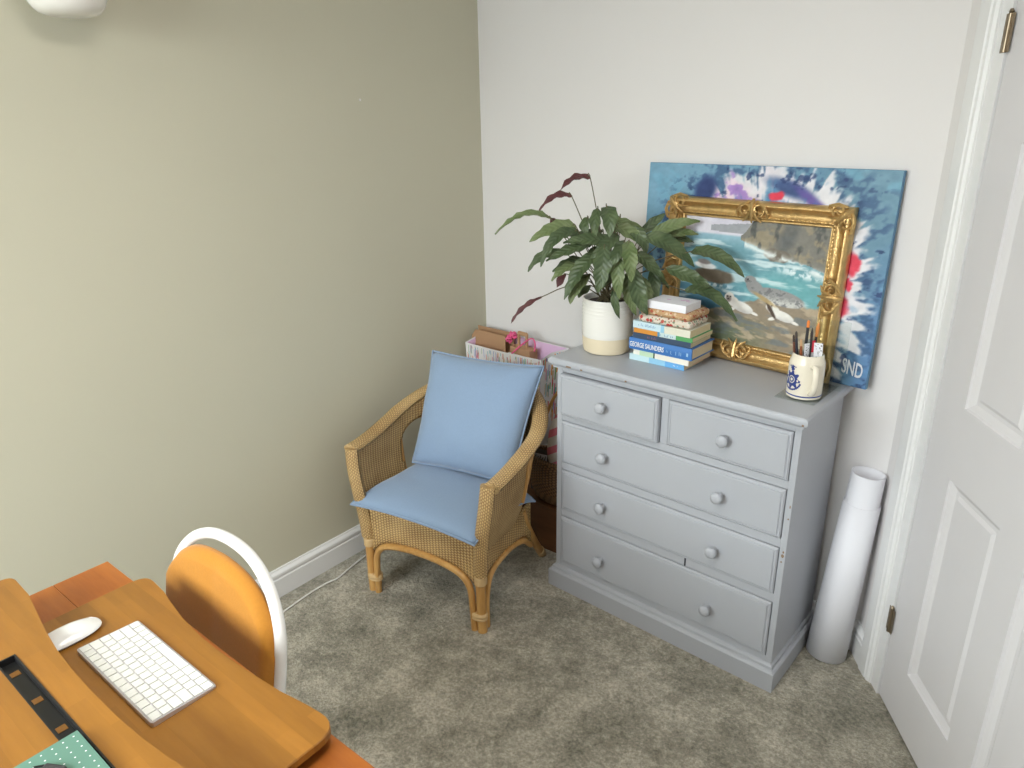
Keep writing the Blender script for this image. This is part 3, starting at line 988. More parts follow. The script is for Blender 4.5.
LEAVES = [
 ((-0.055,-0.044,0.586), (-0.084,-0.093,0.587), (-0.102,-0.147,0.553), 0.034, 1),
 ((-0.090,-0.098,0.530), (-0.121,-0.149,0.534), (-0.149,-0.197,0.492), 0.027, 1),
 ((-0.145,-0.142,0.462), (-0.196,-0.222,0.479), (-0.249,-0.303,0.421), 0.028, 0),
 ((-0.067,-0.105,0.436), (-0.105,-0.174,0.436), (-0.150,-0.250,0.398), 0.050, 0),
 ((-0.166,-0.108,0.457), (-0.161,-0.091,0.422), (-0.161,-0.091,0.382), 0.036, 1),
 ((-0.048,-0.116,0.420), (-0.083,-0.196,0.409), (-0.104,-0.251,0.322), 0.044, 0),
 ((-0.099,-0.132,0.352), (-0.139,-0.190,0.347), (-0.166,-0.237,0.297), 0.036, 0),
 ((-0.010,-0.098,0.383), (-0.051,-0.169,0.368), (-0.097,-0.232,0.339), 0.046, 0),
 ((0.016,-0.103,0.354), (-0.005,-0.171,0.311), (-0.033,-0.220,0.218), 0.056, 0),
 ((-0.047,-0.115,0.316), (-0.076,-0.164,0.302), (-0.094,-0.204,0.269), 0.038, 0),
 ((-0.001,-0.116,0.288), (-0.020,-0.170,0.248), (-0.029,-0.190,0.198), 0.040, 0),
 ((0.044,-0.106,0.385), (0.060,-0.144,0.314), (0.057,-0.159,0.242), 0.060, 0),
 ((0.014,-0.053,0.499), (0.049,-0.089,0.469), (0.060,-0.106,0.412), 0.058, 0),
 ((-0.012,-0.061,0.492), (-0.002,-0.092,0.452), (0.012,-0.106,0.411), 0.042, 0),
 ((-0.041,-0.072,0.461), (-0.039,-0.096,0.441), (-0.026,-0.098,0.413), 0.038, 0),
 ((0.089,-0.057,0.396), (0.093,-0.105,0.366), (0.079,-0.129,0.320), 0.044, 0),
 ((0.108,-0.067,0.399), (0.138,-0.107,0.348), (0.144,-0.102,0.277), 0.054, 0),
 ((0.086,-0.085,0.349), (0.100,-0.112,0.290), (0.107,-0.107,0.217), 0.046, 0),
 ((0.127,-0.052,0.311), (0.158,-0.078,0.235), (0.189,-0.066,0.169), 0.058, 0),
 ((0.082,-0.101,0.244), (0.096,-0.115,0.201), (0.109,-0.105,0.152), 0.028, 0),
 ((0.142,0.037,0.303), (0.164,0.017,0.237), (0.167,0.006,0.167), 0.044, 0),
 ((0.109,-0.015,0.355), (0.153,-0.005,0.320), (0.192,0.014,0.277), 0.050, 0),
 ((0.116,0.016,0.401), (0.197,0.043,0.378), (0.269,0.088,0.308), 0.066, 0),
 ((0.116,0.055,0.399), (0.181,0.107,0.435), (0.245,0.159,0.445), 0.044, 0),
 ((0.114,0.079,0.392), (0.185,0.124,0.408), (0.239,0.167,0.401), 0.036, 0),
 ((0.140,0.113,0.378), (0.189,0.140,0.384), (0.225,0.168,0.373), 0.028, 0),
 ((0.074,0.073,0.399), (0.102,0.108,0.437), (0.127,0.141,0.464), 0.036, 0),
 ((0.256,0.078,0.358), (0.354,0.067,0.355), (0.443,0.074,0.296), 0.056, 0),
 ((0.197,0.031,0.307), (0.275,0.042,0.284), (0.342,0.058,0.255), 0.054, 0),
 ((0.253,0.063,0.232), (0.344,0.059,0.232), (0.435,0.068,0.156), 0.054, 0),
 ((0.011,0.009,0.450), (0.053,0.030,0.433), (0.097,0.065,0.417), 0.040, 0),
 ((0.032,-0.026,0.434), (0.083,-0.010,0.414), (0.116,0.003,0.384), 0.054, 0),
 ((0.061,-0.015,0.374), (-0.004,-0.106,0.399), (-0.071,-0.173,0.391), 0.050, 0),
 ((-0.161,-0.168,0.200), (-0.198,-0.224,0.168), (-0.225,-0.258,0.117), 0.020, 1),
 ((-0.053,-0.081,0.330), (-0.082,-0.131,0.318), (-0.115,-0.170,0.292), 0.036, 0),
 ((-0.103,-0.109,0.276), (-0.112,-0.129,0.253), (-0.121,-0.136,0.232), 0.028, 1),
 ((-0.016,-0.090,0.244), (-0.024,-0.122,0.227), (-0.031,-0.140,0.210), 0.028, 0),
 ((0.094,-0.039,0.291), (0.115,-0.061,0.226), (0.141,-0.053,0.156), 0.046, 0),
 ((0.127,-0.001,0.274), (0.150,-0.008,0.221), (0.165,-0.008,0.169), 0.046, 0),
 ((0.049,-0.076,0.353), (0.059,-0.107,0.303), (0.049,-0.115,0.247), 0.050, 0),
 ((0.050,-0.037,0.413), (0.043,-0.094,0.383), (0.009,-0.134,0.344), 0.048, 0),
 ((0.069,0.004,0.428), (0.114,0.002,0.399), (0.135,0.006,0.350), 0.048, 0),
 ((-0.018,-0.015,0.414), (-0.068,-0.042,0.402), (-0.127,-0.076,0.402), 0.040, 0),
 ((0.019,-0.036,0.373), (-0.014,-0.089,0.340), (-0.041,-0.123,0.285), 0.044, 0),
 ((0.010,0.046,0.457), (-0.001,0.038,0.433), (-0.007,0.033,0.395), 0.040, 0),
 ((0.091,0.048,0.339), (0.136,0.071,0.282), (0.176,0.103,0.223), 0.044, 0)]

CAMD = V(2.154-PC.x, -2.486-PC.y, 0).normalized()
def make_leaf(b, c, t, w, purple, k):
    rnd = random.Random(100+k)
    b, c, t = [PC+Vector(q) for q in (b, c, t)]
    ctrl = c*2-(b+t)*0.5          # quadratic through the middle point
    ns = 12
    pts = []
    for i in range(ns+1):
        s = i/ns
        pts.append(b*(1-s)**2+ctrl*(2*s*(1-s))+t*s*s)
    cen = PC+V(0, 0, 0.2)
    out = (c-cen)
    out.z = 0
    out = out.normalized() if out.length > 0.01 else CAMD.copy()
    nref = (CAMD*0.75+V(0, 0, 0.65)+out*0.35+V(rnd.uniform(-.25, .25), rnd.uniform(-.25, .25), rnd.uniform(-.1, .1))).normalized()
    L = sum((pts[i+1]-pts[i]).length for i in range(ns))
    rows = []
    for i, q in enumerate(pts):
        s = i/ns
        tg = (pts[min(i+1, ns)]-pts[max(i-1, 0)]).normalized()
        sd = tg.cross(nref)
        sd.normalize()
        nn = sd.cross(tg)
        ww = 0.5*w*(math.sin(math.pi*min(1, s**0.8*0.97+0.02))**0.75)*(1.0-0.12*s)
        wav = math.sin(s*L*150+k)
        row = []
        for j, a in enumerate((-1, -0.5, 0, 0.5, 1)):
            lift = abs(a)*ww*0.28
            if abs(a) == 1:
                lift += 0.0032*wav*(1 if a > 0 else -1)
            edge = 1.0+(0.10*math.sin(s*L*150+k+a) if abs(a) == 1 else 0)
            row.append((q+sd*(a*ww*edge)+nn*lift, nn, (s*L*4, a)))
        rows.append(row)
    m = MB()
    n = len(rows)
    top = [r[0] for row in rows for r in row]
    bot = [(r[0] if j_ in (1, 2, 3) else r[0]*0.86+row[1 if j_ == 0 else 3][0]*0.14)-r[1]*0.0014 for row in rows for j_, r in enumerate(row)]
    uv = [r[2] for row in rows for r in row]
    ft, fb = [], []
    for i in range(n-1):
        for j in range(4):
            a = i*5+j
            ft += [(a, a+5, a+6), (a, a+6, a+1)]
            fb += [(a+6, a+5, a), (a+1, a+6, a)]
    m.add(top, ft, 2 if purple == 1 else 0, uv)
    m.add(bot, fb, 1, uv)
    young = k % 7 in (2, 3)
    lf = m.build('leaf', ['leafyoung' if young else 'leaf', 'leafpurple', 'leafpurple'], plant, smooth=True, angle=180)
    root = PC+V(rnd.uniform(-.03, .03), rnd.uniform(-.03, .03), 0.172)
    mid = root*0.5+b*0.5+V(0, 0, max(0.0, 0.25*(b-root).length-0.25*abs(b.z-root.z)))
    d0 = (pts[1]-pts[0])
    pth = spline([root, mid, b, b+d0], 10)
    MB().tube(pth, [0.0022-0.0008*i/10 for i in range(11)], 5).build('stem', 'stem', plant, smooth=True)
for k, (b, c, t, w_, pu) in enumerate(LEAVES):
    make_leaf(b, c, t, w_, pu, k)

# ------------------------------------------------------------------ stack of books on the chest
def floral(name, base, spots):
    m, nt, b = newmat(name)
    tc = N(nt, 'ShaderNodeTexCoord').outputs['Object']
    col = lin(base)
    cur = None
    for i, (c, sc, th) in enumerate(spots):
        vo = N(nt, 'ShaderNodeTexVoronoi')
        vo.inputs['Scale'].default_value = sc
        mp = N(nt, 'ShaderNodeMapping')
        mp.inputs['Location'].default_value = (i*3.1, i*1.7, i)
        nt.links.new(tc, mp.inputs[0])
        nt.links.new(mp.outputs[0], vo.inputs['Vector'])
        f = math_(nt, 'LESS_THAN', vo.outputs['Distance'], th)
        cur = mix(nt, f, cur if cur is not None else col, lin(c))
    nt.links.new(cur, b.inputs['Base Color'])
    b.inputs['Roughness'].default_value = 0.8
    return m
M['floral_white'] = floral('floral_cotton_pale', (216, 206, 192), [((120, 140, 118), 70, 0.3), ((186, 62, 58), 48, 0.32), ((170, 110, 84), 90, 0.28)])
M['floral_tan'] = floral('floral_cotton_tan', (190, 152, 112), [((214, 190, 160), 70, 0.34), ((168, 84, 60), 55, 0.3)])
def two_tone(name, cols):
    # bands along the spine (object x, metres from the middle)
    m, nt, b = newmat(name)
    tc = N(nt, 'ShaderNodeTexCoord').outputs['Object']
    sp = N(nt, 'ShaderNodeSeparateXYZ')
    nt.links.new(tc, sp.inputs[0])
    cur = lin(cols[0][1])
    for x, c in cols[1:]:
        cur = mix(nt, math_(nt, 'GREATER_THAN', sp.outputs[0], x), cur, lin(c))
    if not hasattr(cur, 'is_output'):
        b.inputs['Base Color'].default_value = (*cur, 1)
    else:
        nt.links.new(cur, b.inputs['Base Color'])
    b.inputs['Roughness'].default_value = 0.4
    return m
M['ink_blue'] = plain('blue_ink', (90, 140, 180), 0.6)
M['ink_pale'] = plain('pale_ink', (160, 196, 226), 0.6)
M['ink_white'] = plain('white_ink', (240, 240, 240), 0.6)
M['ink_dark'] = plain('dark_ink', (60, 56, 60), 0.6)
M['ink_pink'] = plain('pink_ink', (150, 96, 120), 0.6)
GB = 'books in the stack on the grey chest'
zb = CH+0.001
def book(name, label, cat, u0, u1, v0, dep, t, mat, hard=False, rot=0.0):
    global zb
    z0 = zb
    zb += t+0.0004
    cu, cv = (u0+u1)/2, v0+dep/2
    c, s = math.cos(rot), math.sin(rot)
    def fb(a, b, z):
        return FC(cu+a*c-b*s, cv+a*s+b*c, z0+z)
    th = thing(name, fb(0, 0, 0), label, cat, GB)
    hw, hd = (u1-u0)/2, dep/2
    k = 0.0024 if hard else 0.0007
    ins = 0.004 if hard else 0.0004
    m = MB()
    m.box((-hw, -hd+k, 0), (hw, hd, k), fb).box((-hw, -hd+k, t-k), (hw, hd, t), fb)
    if hard:
        n = 6
        out = [(-hd+0.003-0.004*math.sin(math.pi*i/n), t*i/n) for i in range(n+1)]+[(-hd+0.006, t), (-hd+0.006, 0)]
        m.prism(out, lambda q: fb(-hw, q[0], q[1]), lambda q: fb(hw, q[0], q[1]))
    else:
        m.box((-hw, -hd, 0), (hw, -hd+k, t), fb)
    cov = m.build('cover', mat, th, smooth=True, angle=30, origin=fb(0, 0, 0))
    m = MB()
    m.box((-hw+ins, -hd+k+0.001, k), (hw-ins, hd-ins*1.5, t-k), fb)
    m.build('pages', 'page', th)
    return th, fb, hw, hd, t
ru = V(CC, CS, 0)
def print_strokes(th, fb, a0, a1, z0, z1, v, mat, n, seed, name='printed_words'):
    r_ = random.Random(seed)
    m = MB()
    st = (a1-a0)/n
    for i in range(n):
        x = a0+i*st
        if r_.random() < 0.15:
            continue
        m.box((x, v-0.0004, z0), (x+st*0.28, v, z1*r_.uniform(0.75, 1.0)+z0*0.0), fb)
        if r_.random() < 0.6:
            zz_ = r_.choice((z0, (z0+z1)/2, z1-0.001))
            m.box((x, v-0.0004, zz_), (x+st*0.75, v, zz_+0.001), fb)
    m.build(name, mat, th)

M['bk1'] = two_tone('spine_light_blue', [(0, (196, 224, 232)), (-0.03, (150, 202, 232)), (0.03, (110, 176, 230))])
th, fb, hw, hd, t = book('book', 'light blue paperback at the very bottom of the book stack', 'book', 0.219, 0.424, 0.150, 0.135, 0.0205, M['bk1'])
print_strokes(th, fb, 0.06, 0.082, 0.008, 0.013, -hd, 'ink_white', 6, 1)
M['bk2'] = two_tone('spine_white_green', [(0, (236, 236, 224)), (-0.085, (196, 222, 192)), (-0.032, (60, 90, 70)), (-0.026, (236, 232, 220)), (0.100, (230, 170, 170))])
th, fb, hw, hd, t = book('book', 'cream paperback with a pale green spine end, second from the bottom of the stack', 'book', 0.236, 0.444, 0.146, 0.142, 0.019, M['bk2'], rot=-0.03)
M['bk3'] = plain('spine_royal_blue', (62, 118, 186), 0.45, var=0.04)
th, fb, hw, hd, t = book('book', 'thick royal blue hardback with white lettering on its spine in the stack', 'book', 0.221, 0.452, 0.140, 0.155, 0.0395, M['bk3'], True)
text_mesh('lettering', 'GEORGE SAUNDERS', 0.0235, fb(-hw+0.004, -hd-0.0016, 0.011), ru, (0, 0, 1), 'ink_white', th, 0.0003, width=0.128, font_offset=0.0003)
print_strokes(th, fb, 0.026, 0.034, 0.013, 0.020, -hd-0.0012, 'ink_pale', 2, 3)
print_strokes(th, fb, 0.042, 0.090, 0.010, 0.027, -hd-0.0012, 'ink_pale', 8, 4)
MB().box((0.098, -hd-0.0016, 0.013), (0.104, -hd-0.0008, 0.024), fb).build('publisher_mark', 'ink_pale', th)
M['bk4'] = plain('spine_navy', (54, 74, 100), 0.45, var=0.06)
th, fb, hw, hd, t = book('book', 'dark navy book lying on the royal blue hardback in the stack', 'book', 0.233, 0.443, 0.143, 0.14, 0.0185, M['bk4'], rot=0.02)
print_strokes(th, fb, -0.05, -0.015, 0.006, 0.0135, -hd, 'ink_pink', 7, 5)
M['bk5'] = two_tone('spine_orange_green', [(0, (214, 144, 60)), (-0.022, (80, 140, 180)), (-0.014, (206, 224, 226)), (0.045, (84, 158, 96))])
th, fb, hw, hd, t = book('book', 'slim paperback with orange and green spine in the middle of the stack', 'book', 0.236, 0.450, 0.144, 0.135, 0.0145, M['bk5'])
print_strokes(th, fb, -0.010, 0.04, 0.003, 0.010, -hd, 'ink_blue', 9, 6)
M['bk6'] = two_tone('spine_pale_blue_cream', [(0, (200, 224, 234)), (-0.005, (150, 200, 226)), (0.008, (222, 220, 204))])
th, fb, hw, hd, t = book('book', 'pale blue and cream paperback just below the floral notebooks', 'book', 0.231, 0.443, 0.144, 0.132, 0.0235, M['bk6'], rot=-0.02)
print_strokes(th, fb, -0.085, -0.018, 0.009, 0.017, -hd, 'ink_blue', 13, 7)
def soft_book(label, u0, u1, v0, dep, t, mat, rot):
    global zb
    z0 = zb
    zb += t+0.0004
    cu, cv = (u0+u1)/2, v0+dep/2
    c, s = math.cos(rot), math.sin(rot)
    def fb(a, b, z):
        return FC(cu+a*c-b*s, cv+a*s+b*c, z0+z)
    th = thing('notebook', fb(0, 0, 0), label, 'notebook', GB)
    MB().box((-(u1-u0)/2, -dep/2, 0), ((u1-u0)/2, dep/2, t), fb).build('fabric_cover', mat, th, bevel=0.009, smooth=True, angle=60)
    m = MB()
    m.tube([fb(0.0, -dep/2-0.0006, t*0.5), fb((u1-u0)/2-0.01, -dep/2-0.0006, t*0.5)], 0.0006, 5)
    m.build('seam', 'page', th)
    return fb
soft_book('padded notebook in pale fabric with red flowers, lower of the two floral ones', 0.248, 0.436, 0.144, 0.13, 0.0255, 'floral_white', 0.02)
fbs = soft_book('padded notebook in tan floral fabric, upper of the two floral ones', 0.251, 0.438, 0.146, 0.13, 0.023, 'floral_tan', -0.03)
z0 = zb
bx = thing('white_box', FC(0.345, 0.2, z0), 'small flat white card box on top of the book stack', 'box')
m = MB().box((0.278, 0.150, z0), (0.416, 0.250, z0+0.025), FC)
m.build('box_body', 'paper', bx, bevel=0.001)
m = MB()
r_ = random.Random(5)
for k in range(5):
    u, v = r_.uniform(0.32, 0.39), r_.uniform(0.17, 0.22)
    m.box((u, v, z0+0.0249), (u+0.014, v+0.008, z0+0.0254), FC)
m.build('printed_motif', 'pinkin', bx)

# ------------------------------------------------------------------ mug with pencils, clear stand
stand = thing('acrylic_stand', FC(0.795, 0.22, CH), 'clear acrylic display stand under and behind the mug', 'stand')
MB().box((0.738, 0.108, CH+0.0005), (0.852, 0.312, CH+0.0035), FC).build('base_plate', 'acrylic', stand, bevel=0.0008)
def pane(u0, u1, v, h, r=0.012, t=0.004, lean=0.012):
    out = [(u0, 0), (u1, 0)]
    for k in range(7):
        a = k/6*math.pi/2
        out.append((u1-r+r*math.cos(a), h-r+r*math.sin(a)))
    for k in range(7):
        a = math.pi/2+k/6*math.pi/2
        out.append((u0+r+r*math.cos(a), h-r+r*math.sin(a)))
    return MB().prism(out, lambda q: FC(q[0], v+lean*q[1]/h, CH+0.0035+q[1]), lambda q: FC(q[0], v+t+lean*q[1]/h, CH+0.0035+q[1]))
pane(0.752, 0.872, 0.262, 0.205, 0.004).build('back_panel', 'acrylic', stand)
pane(0.738, 0.852, 0.235, 0.135, 0.016).build('front_panel', 'acrylic', stand)

MC = FC(0.800, 0.166, CH+0.0045)
MR, MH = 0.0490, 0.128
M['stein'] = plain('cream_glaze', (234, 226, 208), 0.2, var=0.03, vscale=20)
M['cobalt'] = plain('cobalt_blue', (44, 62, 132), 0.35, var=0.12, vscale=60)
mug = thing('mug', MC, 'cream ceramic tankard with blue star badge, used as pencil holder', 'mug')
m = MB().lathe([(MR-0.006, 0), (MR-0.001, 0.002), (MR, 0.008), (MR, 0.100), (MR-0.0015, 0.107), (MR-0.005, 0.115), (MR-0.007, MH-0.002), (MR-0.0085, MH), (MR-0.011, MH-0.002), (MR-0.011, 0.112), (MR-0.006, 0.102), (MR-0.006, 0.012), (0.004, 0.010)], MC, n=40)
m.build('mug_body', 'stein', mug, smooth=True)
hd_ = V(0.50, -0.70, 0).normalized()
pth = spline([MC+hd_*(MR-0.003)+V(0, 0, 0.098), MC+hd_*(MR+0.018)+V(0, 0, 0.103), MC+hd_*(MR+0.030)+V(0, 0, 0.085), MC+hd_*(MR+0.028)+V(0, 0, 0.050), MC+hd_*(MR+0.014)+V(0, 0, 0.026), MC+hd_*(MR-0.003)+V(0, 0, 0.022)], 22)
MB().tube(pth, 0.0085, 10, ref=Vector((-hd_.y, hd_.x, 0)), squash=0.75).build('handle', 'stein', mug, smooth=True)
MB().lathe([(MR-0.0005, 0.0075), (MR+0.0005, 0.0085), (MR+0.0005, 0.0115), (MR-0.0005, 0.0125)], MC, n=40).build('blue_band', 'cobalt', mug, smooth=True)
eang = math.atan2(-0.86, -0.52)
def on_mug(x, z, o=0.0005):
    a = eang+x/MR
    return MC+V(math.cos(a)*(MR+o), math.sin(a)*(MR+o), z)
m = MB()
ez = 0.056
def ringdec(r0, r1, cx, cz, n, star=0.0, spikes=8):
    P, fs = [], []
    for k in range(n):
        a = 2*math.pi*k/n
        rr = r1*(1+star*(1 if (k % (n//spikes)) < (n//spikes)/2 else -0.35)) if star else r1
        P.append(on_mug(cx+r0*math.sin(a), cz+r0*math.cos(a)))
        P.append(on_mug(cx+rr*math.sin(a), cz+rr*math.cos(a)))
    for k in range(n):
        k2 = (k+1) % n
        fs.append((2*k, 2*k2, 2*k2+1, 2*k+1))
    m.add(P, fs)
ringdec(0.011, 0.0215, 0, ez, 32, 0.28, 8)
ringdec(0.0045, 0.0085, 0, ez, 20)
ringdec(0.0, 0.006, 0, ez+0.033, 12, 0.3, 4)
for k in range(5):
    x = (k-2)*0.005
    ringdec(0.0, 0.0022, x, ez+0.041-abs(k-2)*0.0014, 8)
for k in range(14):
    a = -1.25+2.5*k/13
    ringdec(0.0, 0.0032, 0.029*math.sin(a), ez-0.001-0.029*math.cos(a), 8)
m.build('star_badge', 'cobalt', mug)

def pencil(name, label, cat, x, y, lx, ly, length, r, col, tipcol, brush=False):
    M[label] = plain('finish_'+name, col, 0.4, var=0.08)
    tm = label+'tip'
    M[tm] = plain('tip_'+name, tipcol, 0.6, var=0.1)
    a = MC+V(x, y, 0.014)
    d_ = V(lx, ly, 1).normalized()
    th = thing(name, a, label, cat, 'pencils and brushes in the mug')
    MB().tube([a, a+d_*(length-0.02)], r, 7).build('shaft', label, th, smooth=True)
    if brush:
        pp = [a+d_*(length-0.02), a+d_*(length-0.008), a+d_*(length+0.006), a+d_*(length+0.022)]
        MB().tube(pp, [r, r*1.2, r*1.5, r*0.3], 7).build('bristles', tm, th, smooth=True)
    else:
        MB().tube([a+d_*(length-0.02), a+d_*(length-0.004), a+d_*length], [r, r*0.95, r*0.5], 7).build('end_cap', tm, th, smooth=True)
pencil('pen', 'black pen with orange cap, tallest in the tankard', 'pen', -0.010, 0.000, -0.02, 0.05, 0.205, 0.0042, (34, 34, 38), (232, 130, 50))
pencil('paintbrush', 'dark paintbrush with orange bristles in the tankard', 'paintbrush', 0.004, 0.010, 0.04, 0.04, 0.180, 0.0036, (38, 34, 36), (220, 140, 70), True)
pencil('pencil', 'dark navy pencil leaning left in the tankard', 'pencil', -0.016, -0.006, -0.12, -0.05, 0.176, 0.0036, (44, 46, 60), (70, 60, 56))
pencil('pencil', 'brown wooden pencil in the front of the tankard', 'pencil', -0.004, -0.014, -0.08, -0.10, 0.160, 0.0038, (140, 78, 46), (200, 160, 120))
pencil('pencil', 'reddish brown pencil leaning against the left rim of the tankard', 'pencil', -0.020, -0.012, -0.14, -0.02, 0.165, 0.0034, (110, 64, 46), (60, 44, 38))
pencil('paintbrush', 'thin black paintbrush with dark bristles in the tankard', 'paintbrush', 0.006, 0.002, -0.01, -0.06, 0.168, 0.0030, (30, 30, 32), (52, 46, 44), True)
pk = thing('paper_packet', MC+V(0.016, 0.004, 0.05), 'folded white paper packet with black dashes and a red corner, standing in the tankard', 'packet')
rr_ = V(0.80, 0.58, 0)
tw = V(0.27, -0.96, 0)
def fpk(a, b, c):
    return MC+V(0.014, 0.002, 0)+rr_*a+tw*c+V(-0.05*b, 0.0, b)
m = MB()
m.box((-0.022, 0.05, 0), (0.004, 0.158, 0.002), lambda a, b, c: fpk(a, b, c-a*0.4))
m.box((0.005, 0.05, 0.002), (0.030, 0.160, 0.004), lambda a, b, c: fpk(a, b, c+a*0.35))
m.build('folded_sheet', 'paper', pk)
m = MB()
r_ = random.Random(11)
for k in range(60):
    a, b = r_.uniform(-0.021, 0.027), r_.uniform(0.115, 0.156)
    if 0.000 < a < 0.006:
        continue
    if a < 0:
        m.box((a, b, 0.0021), (a+0.003, b+0.0012, 0.0025), lambda a, b, c: fpk(a, b+0.15*a, c-a*0.4))
    else:
        m.box((a, b, 0.0041), (a+0.003, b+0.0012, 0.0045), lambda a, b, c: fpk(a, b+0.15*a, c+a*0.35))
m.build('printed_dashes', 'ink_dark', pk)
M['red'] = plain('red_print', (206, 40, 60), 0.5)
m = MB().box((-0.002, 0.132, 0.0022), (0.008, 0.166, 0.0050), lambda a, b, c: fpk(a, b, c))
m.build('red_corner', 'red', pk)

# ------------------------------------------------------------------ paper rolls in the corner by the door
def roll(name, label, base, top, r0, r1, turns, mat, group=None):
    base, top = Vector(base), Vector(top)
    ax = (top-base).normalized()
    a = V(0.27, -0.96, 0)
    a = (a-ax*a.dot(ax)).normalized()
    b = ax.cross(a)
    m = MB()
    nu = int(36*turns)
    t = 0.0006
    def P(i, h, rr):
        ang = 2*math.pi*turns*i/nu+0.6
        rad = (r0+(r1-r0)*h)*(1-0.10*(1-i/nu))+rr
        return base+(top-base)*h+a*(rad*math.cos(ang))+b*(rad*math.sin(ang))
    pts, fs = [], []
    for h in (0.0, 0.5, 1.0):
        for i in range(nu+1):
            pts.append(P(i, h, 0.0))
    for j in range(2):
        for i in range(nu):
            q_ = j*(nu+1)+i
            fs.append((q_, q_+1, q_+nu+2, q_+nu+1))
    m.add(pts, fs)
    o = m.build(name, mat, None, smooth=True, solid=0.0007, angle=180)
    return tag(o, label, 'paper roll', group)
RB = V(1.735, -0.318, 0.004)
RT = V(1.768, -0.288, 0.665)
rd = (RT-RB)
roll('paper_roll', 'wide white paper roll leaning in the corner beside the door frame', RB, RB+rd*0.85, 0.064, 0.0545, 2.3, 'paper', 'white paper rolls')
roll('paper_roll', 'narrower white paper roll sticking up out of the wide one by the door', RB+rd*0.01, RT, 0.0575, 0.0500, 1.6, 'paper', 'white paper rolls')

# ------------------------------------------------------------------ brown box, basket and gift bag behind the chair
bb = thing('wooden_box', (0.39, -0.23, 0), 'low dark brown wooden box on the carpet behind the rattan chair', 'box')
m = MB()
m.box((0.06, -0.385, 0.0), (0.72, -0.37, 0.195)).box((0.06, -0.135, 0), (0.72, -0.12, 0.195))
m.box((0.06, -0.37, 0), (0.075, -0.135, 0.195)).box((0.705, -0.37, 0), (0.72, -0.135, 0.195)).box((0.075, -0.37, 0.0), (0.705, -0.135, 0.012))
m.build('box_sides', 'brownbox', bb, bevel=0.002)
MB().box((0.055, -0.39, 0.195), (0.725, -0.115, 0.208)).build('lid', 'brownbox', bb, bevel=0.003)
BZ = 0.2085
bk = thing('wicker_basket', (0.64, -0.318, BZ), 'round-bellied brown wicker basket standing on the wooden box beside the chest', 'basket')
bc = V(0.638, -0.318, BZ)
m = MB().lathe([(0.085, 0), (0.105, 0.012), (0.125, 0.05), (0.134, 0.10), (0.134, 0.16), (0.131, 0.195), (0.124, 0.195), (0.126, 0.10), (0.10, 0.02), (0.01, 0.012)], bc, n=48, squash=(1.0, 0.56))
m.build('basket_body', 'wicker', bk, smooth=True)
pth = [bc+V(0.131*math.cos(t), 0.0734*math.sin(t), 0.195) for t in [2*math.pi*k/48 for k in range(48)]]
MB().tube(pth, 0.008, 8, closed=True).build('rim', 'wicker', bk, smooth=True)
def stripes():
    m, nt, b = newmat('red_white_stripe_fabric')
    tc = N(nt, 'ShaderNodeTexCoord').outputs['Object']
    mp = N(nt, 'ShaderNodeMapping')
    mp.inputs['Rotation'].default_value = (0, math.radians(32), 0)
    nt.links.new(tc, mp.inputs[0])
    sp = N(nt, 'ShaderNodeSeparateXYZ')
    nt.links.new(mp.outputs[0], sp.inputs[0])
    s_ = math_(nt, 'SINE', math_(nt, 'MULTIPLY', sp.outputs[2], 2*math.pi/0.062))
    col = mix(nt, math_(nt, 'GREATER_THAN', s_, 0.15), lin((216, 208, 202)), lin((214, 122, 138)))
    nt.links.new(col, b.inputs['Base Color'])
    b.inputs['Roughness'].default_value = 0.9
    return m
M['stripe'] = stripes()
def blob(fn_c, rx, ry, rz, seed, nu=28, nv=18, amp=0.14):
    m = MB()
    r_ = random.Random(seed)
    ph = [r_.uniform(0, 6.28) for _ in range(6)]
    def f(a, b):
        t, p_ = 2*math.pi*a, math.pi*b
        k = 1+amp*math.sin(3*t+ph[0])*math.sin(p_)+amp*0.6*math.sin(5*t+ph[1]+3*p_)*math.sin(p_)+amp*0.5*math.cos(4*p_+ph[2])*math.sin(p_)
        x, y, z = math.cos(t)*math.sin(p_)*rx*k, math.sin(t)*math.sin(p_)*ry*k, -math.cos(p_)*rz*k
        return Vector(fn_c)+V(x, y, z)
    m.grid(f, nu, nv)
    return m
o = blob((0.668, -0.318, 0.46), 0.072, 0.052, 0.150, 3, amp=0.07).build('striped_cloth', 'stripe', smooth=True, angle=180)
tag(o, 'pink and white striped cloth bundled in the wicker basket', 'cloth')
M['greycard'] = plain('grey_card', (92, 92, 94), 0.6)
cd = thing('picture_card', (0.572, -0.318, 0.25), 'dark grey card with black scribble tucked in the left of the basket', 'card')
fcd = lambda a, b, c: V(0.566+a*0.985, -0.352+a*0.17+c+b*0.03, 0.245+b)
MB().box((-0.035, 0, 0), (0.04, 0.185, 0.002), fcd).build('sheet', 'greycard', cd)
m = MB().box((-0.03, 0.125, -0.0005), (0.036, 0.165, 0.0), fcd)
m.build('white_label', 'paper', cd)
m = MB()
for k in range(5):
    m.tube([fcd(-0.022+k*0.011, 0.132+0.006*(k % 2), -0.001), fcd(-0.014+k*0.011, 0.158-0.006*(k % 2), -0.001)], 0.0016, 5)
m.build('scribble', 'ink_dark', cd)
rod = MB().tube(spline([V(0.545, -0.345, 0.42), V(0.6043, -0.343, 0.6554-0.055), V(0.6473, -0.34, 0.690), V(0.70, -0.335, 0.735)], 12), 0.0068, 8)
tag(rod.build('cane_stick', 'cane', smooth=True), 'slim tan cane stick poking up out of the basket beside the chest', 'stick')

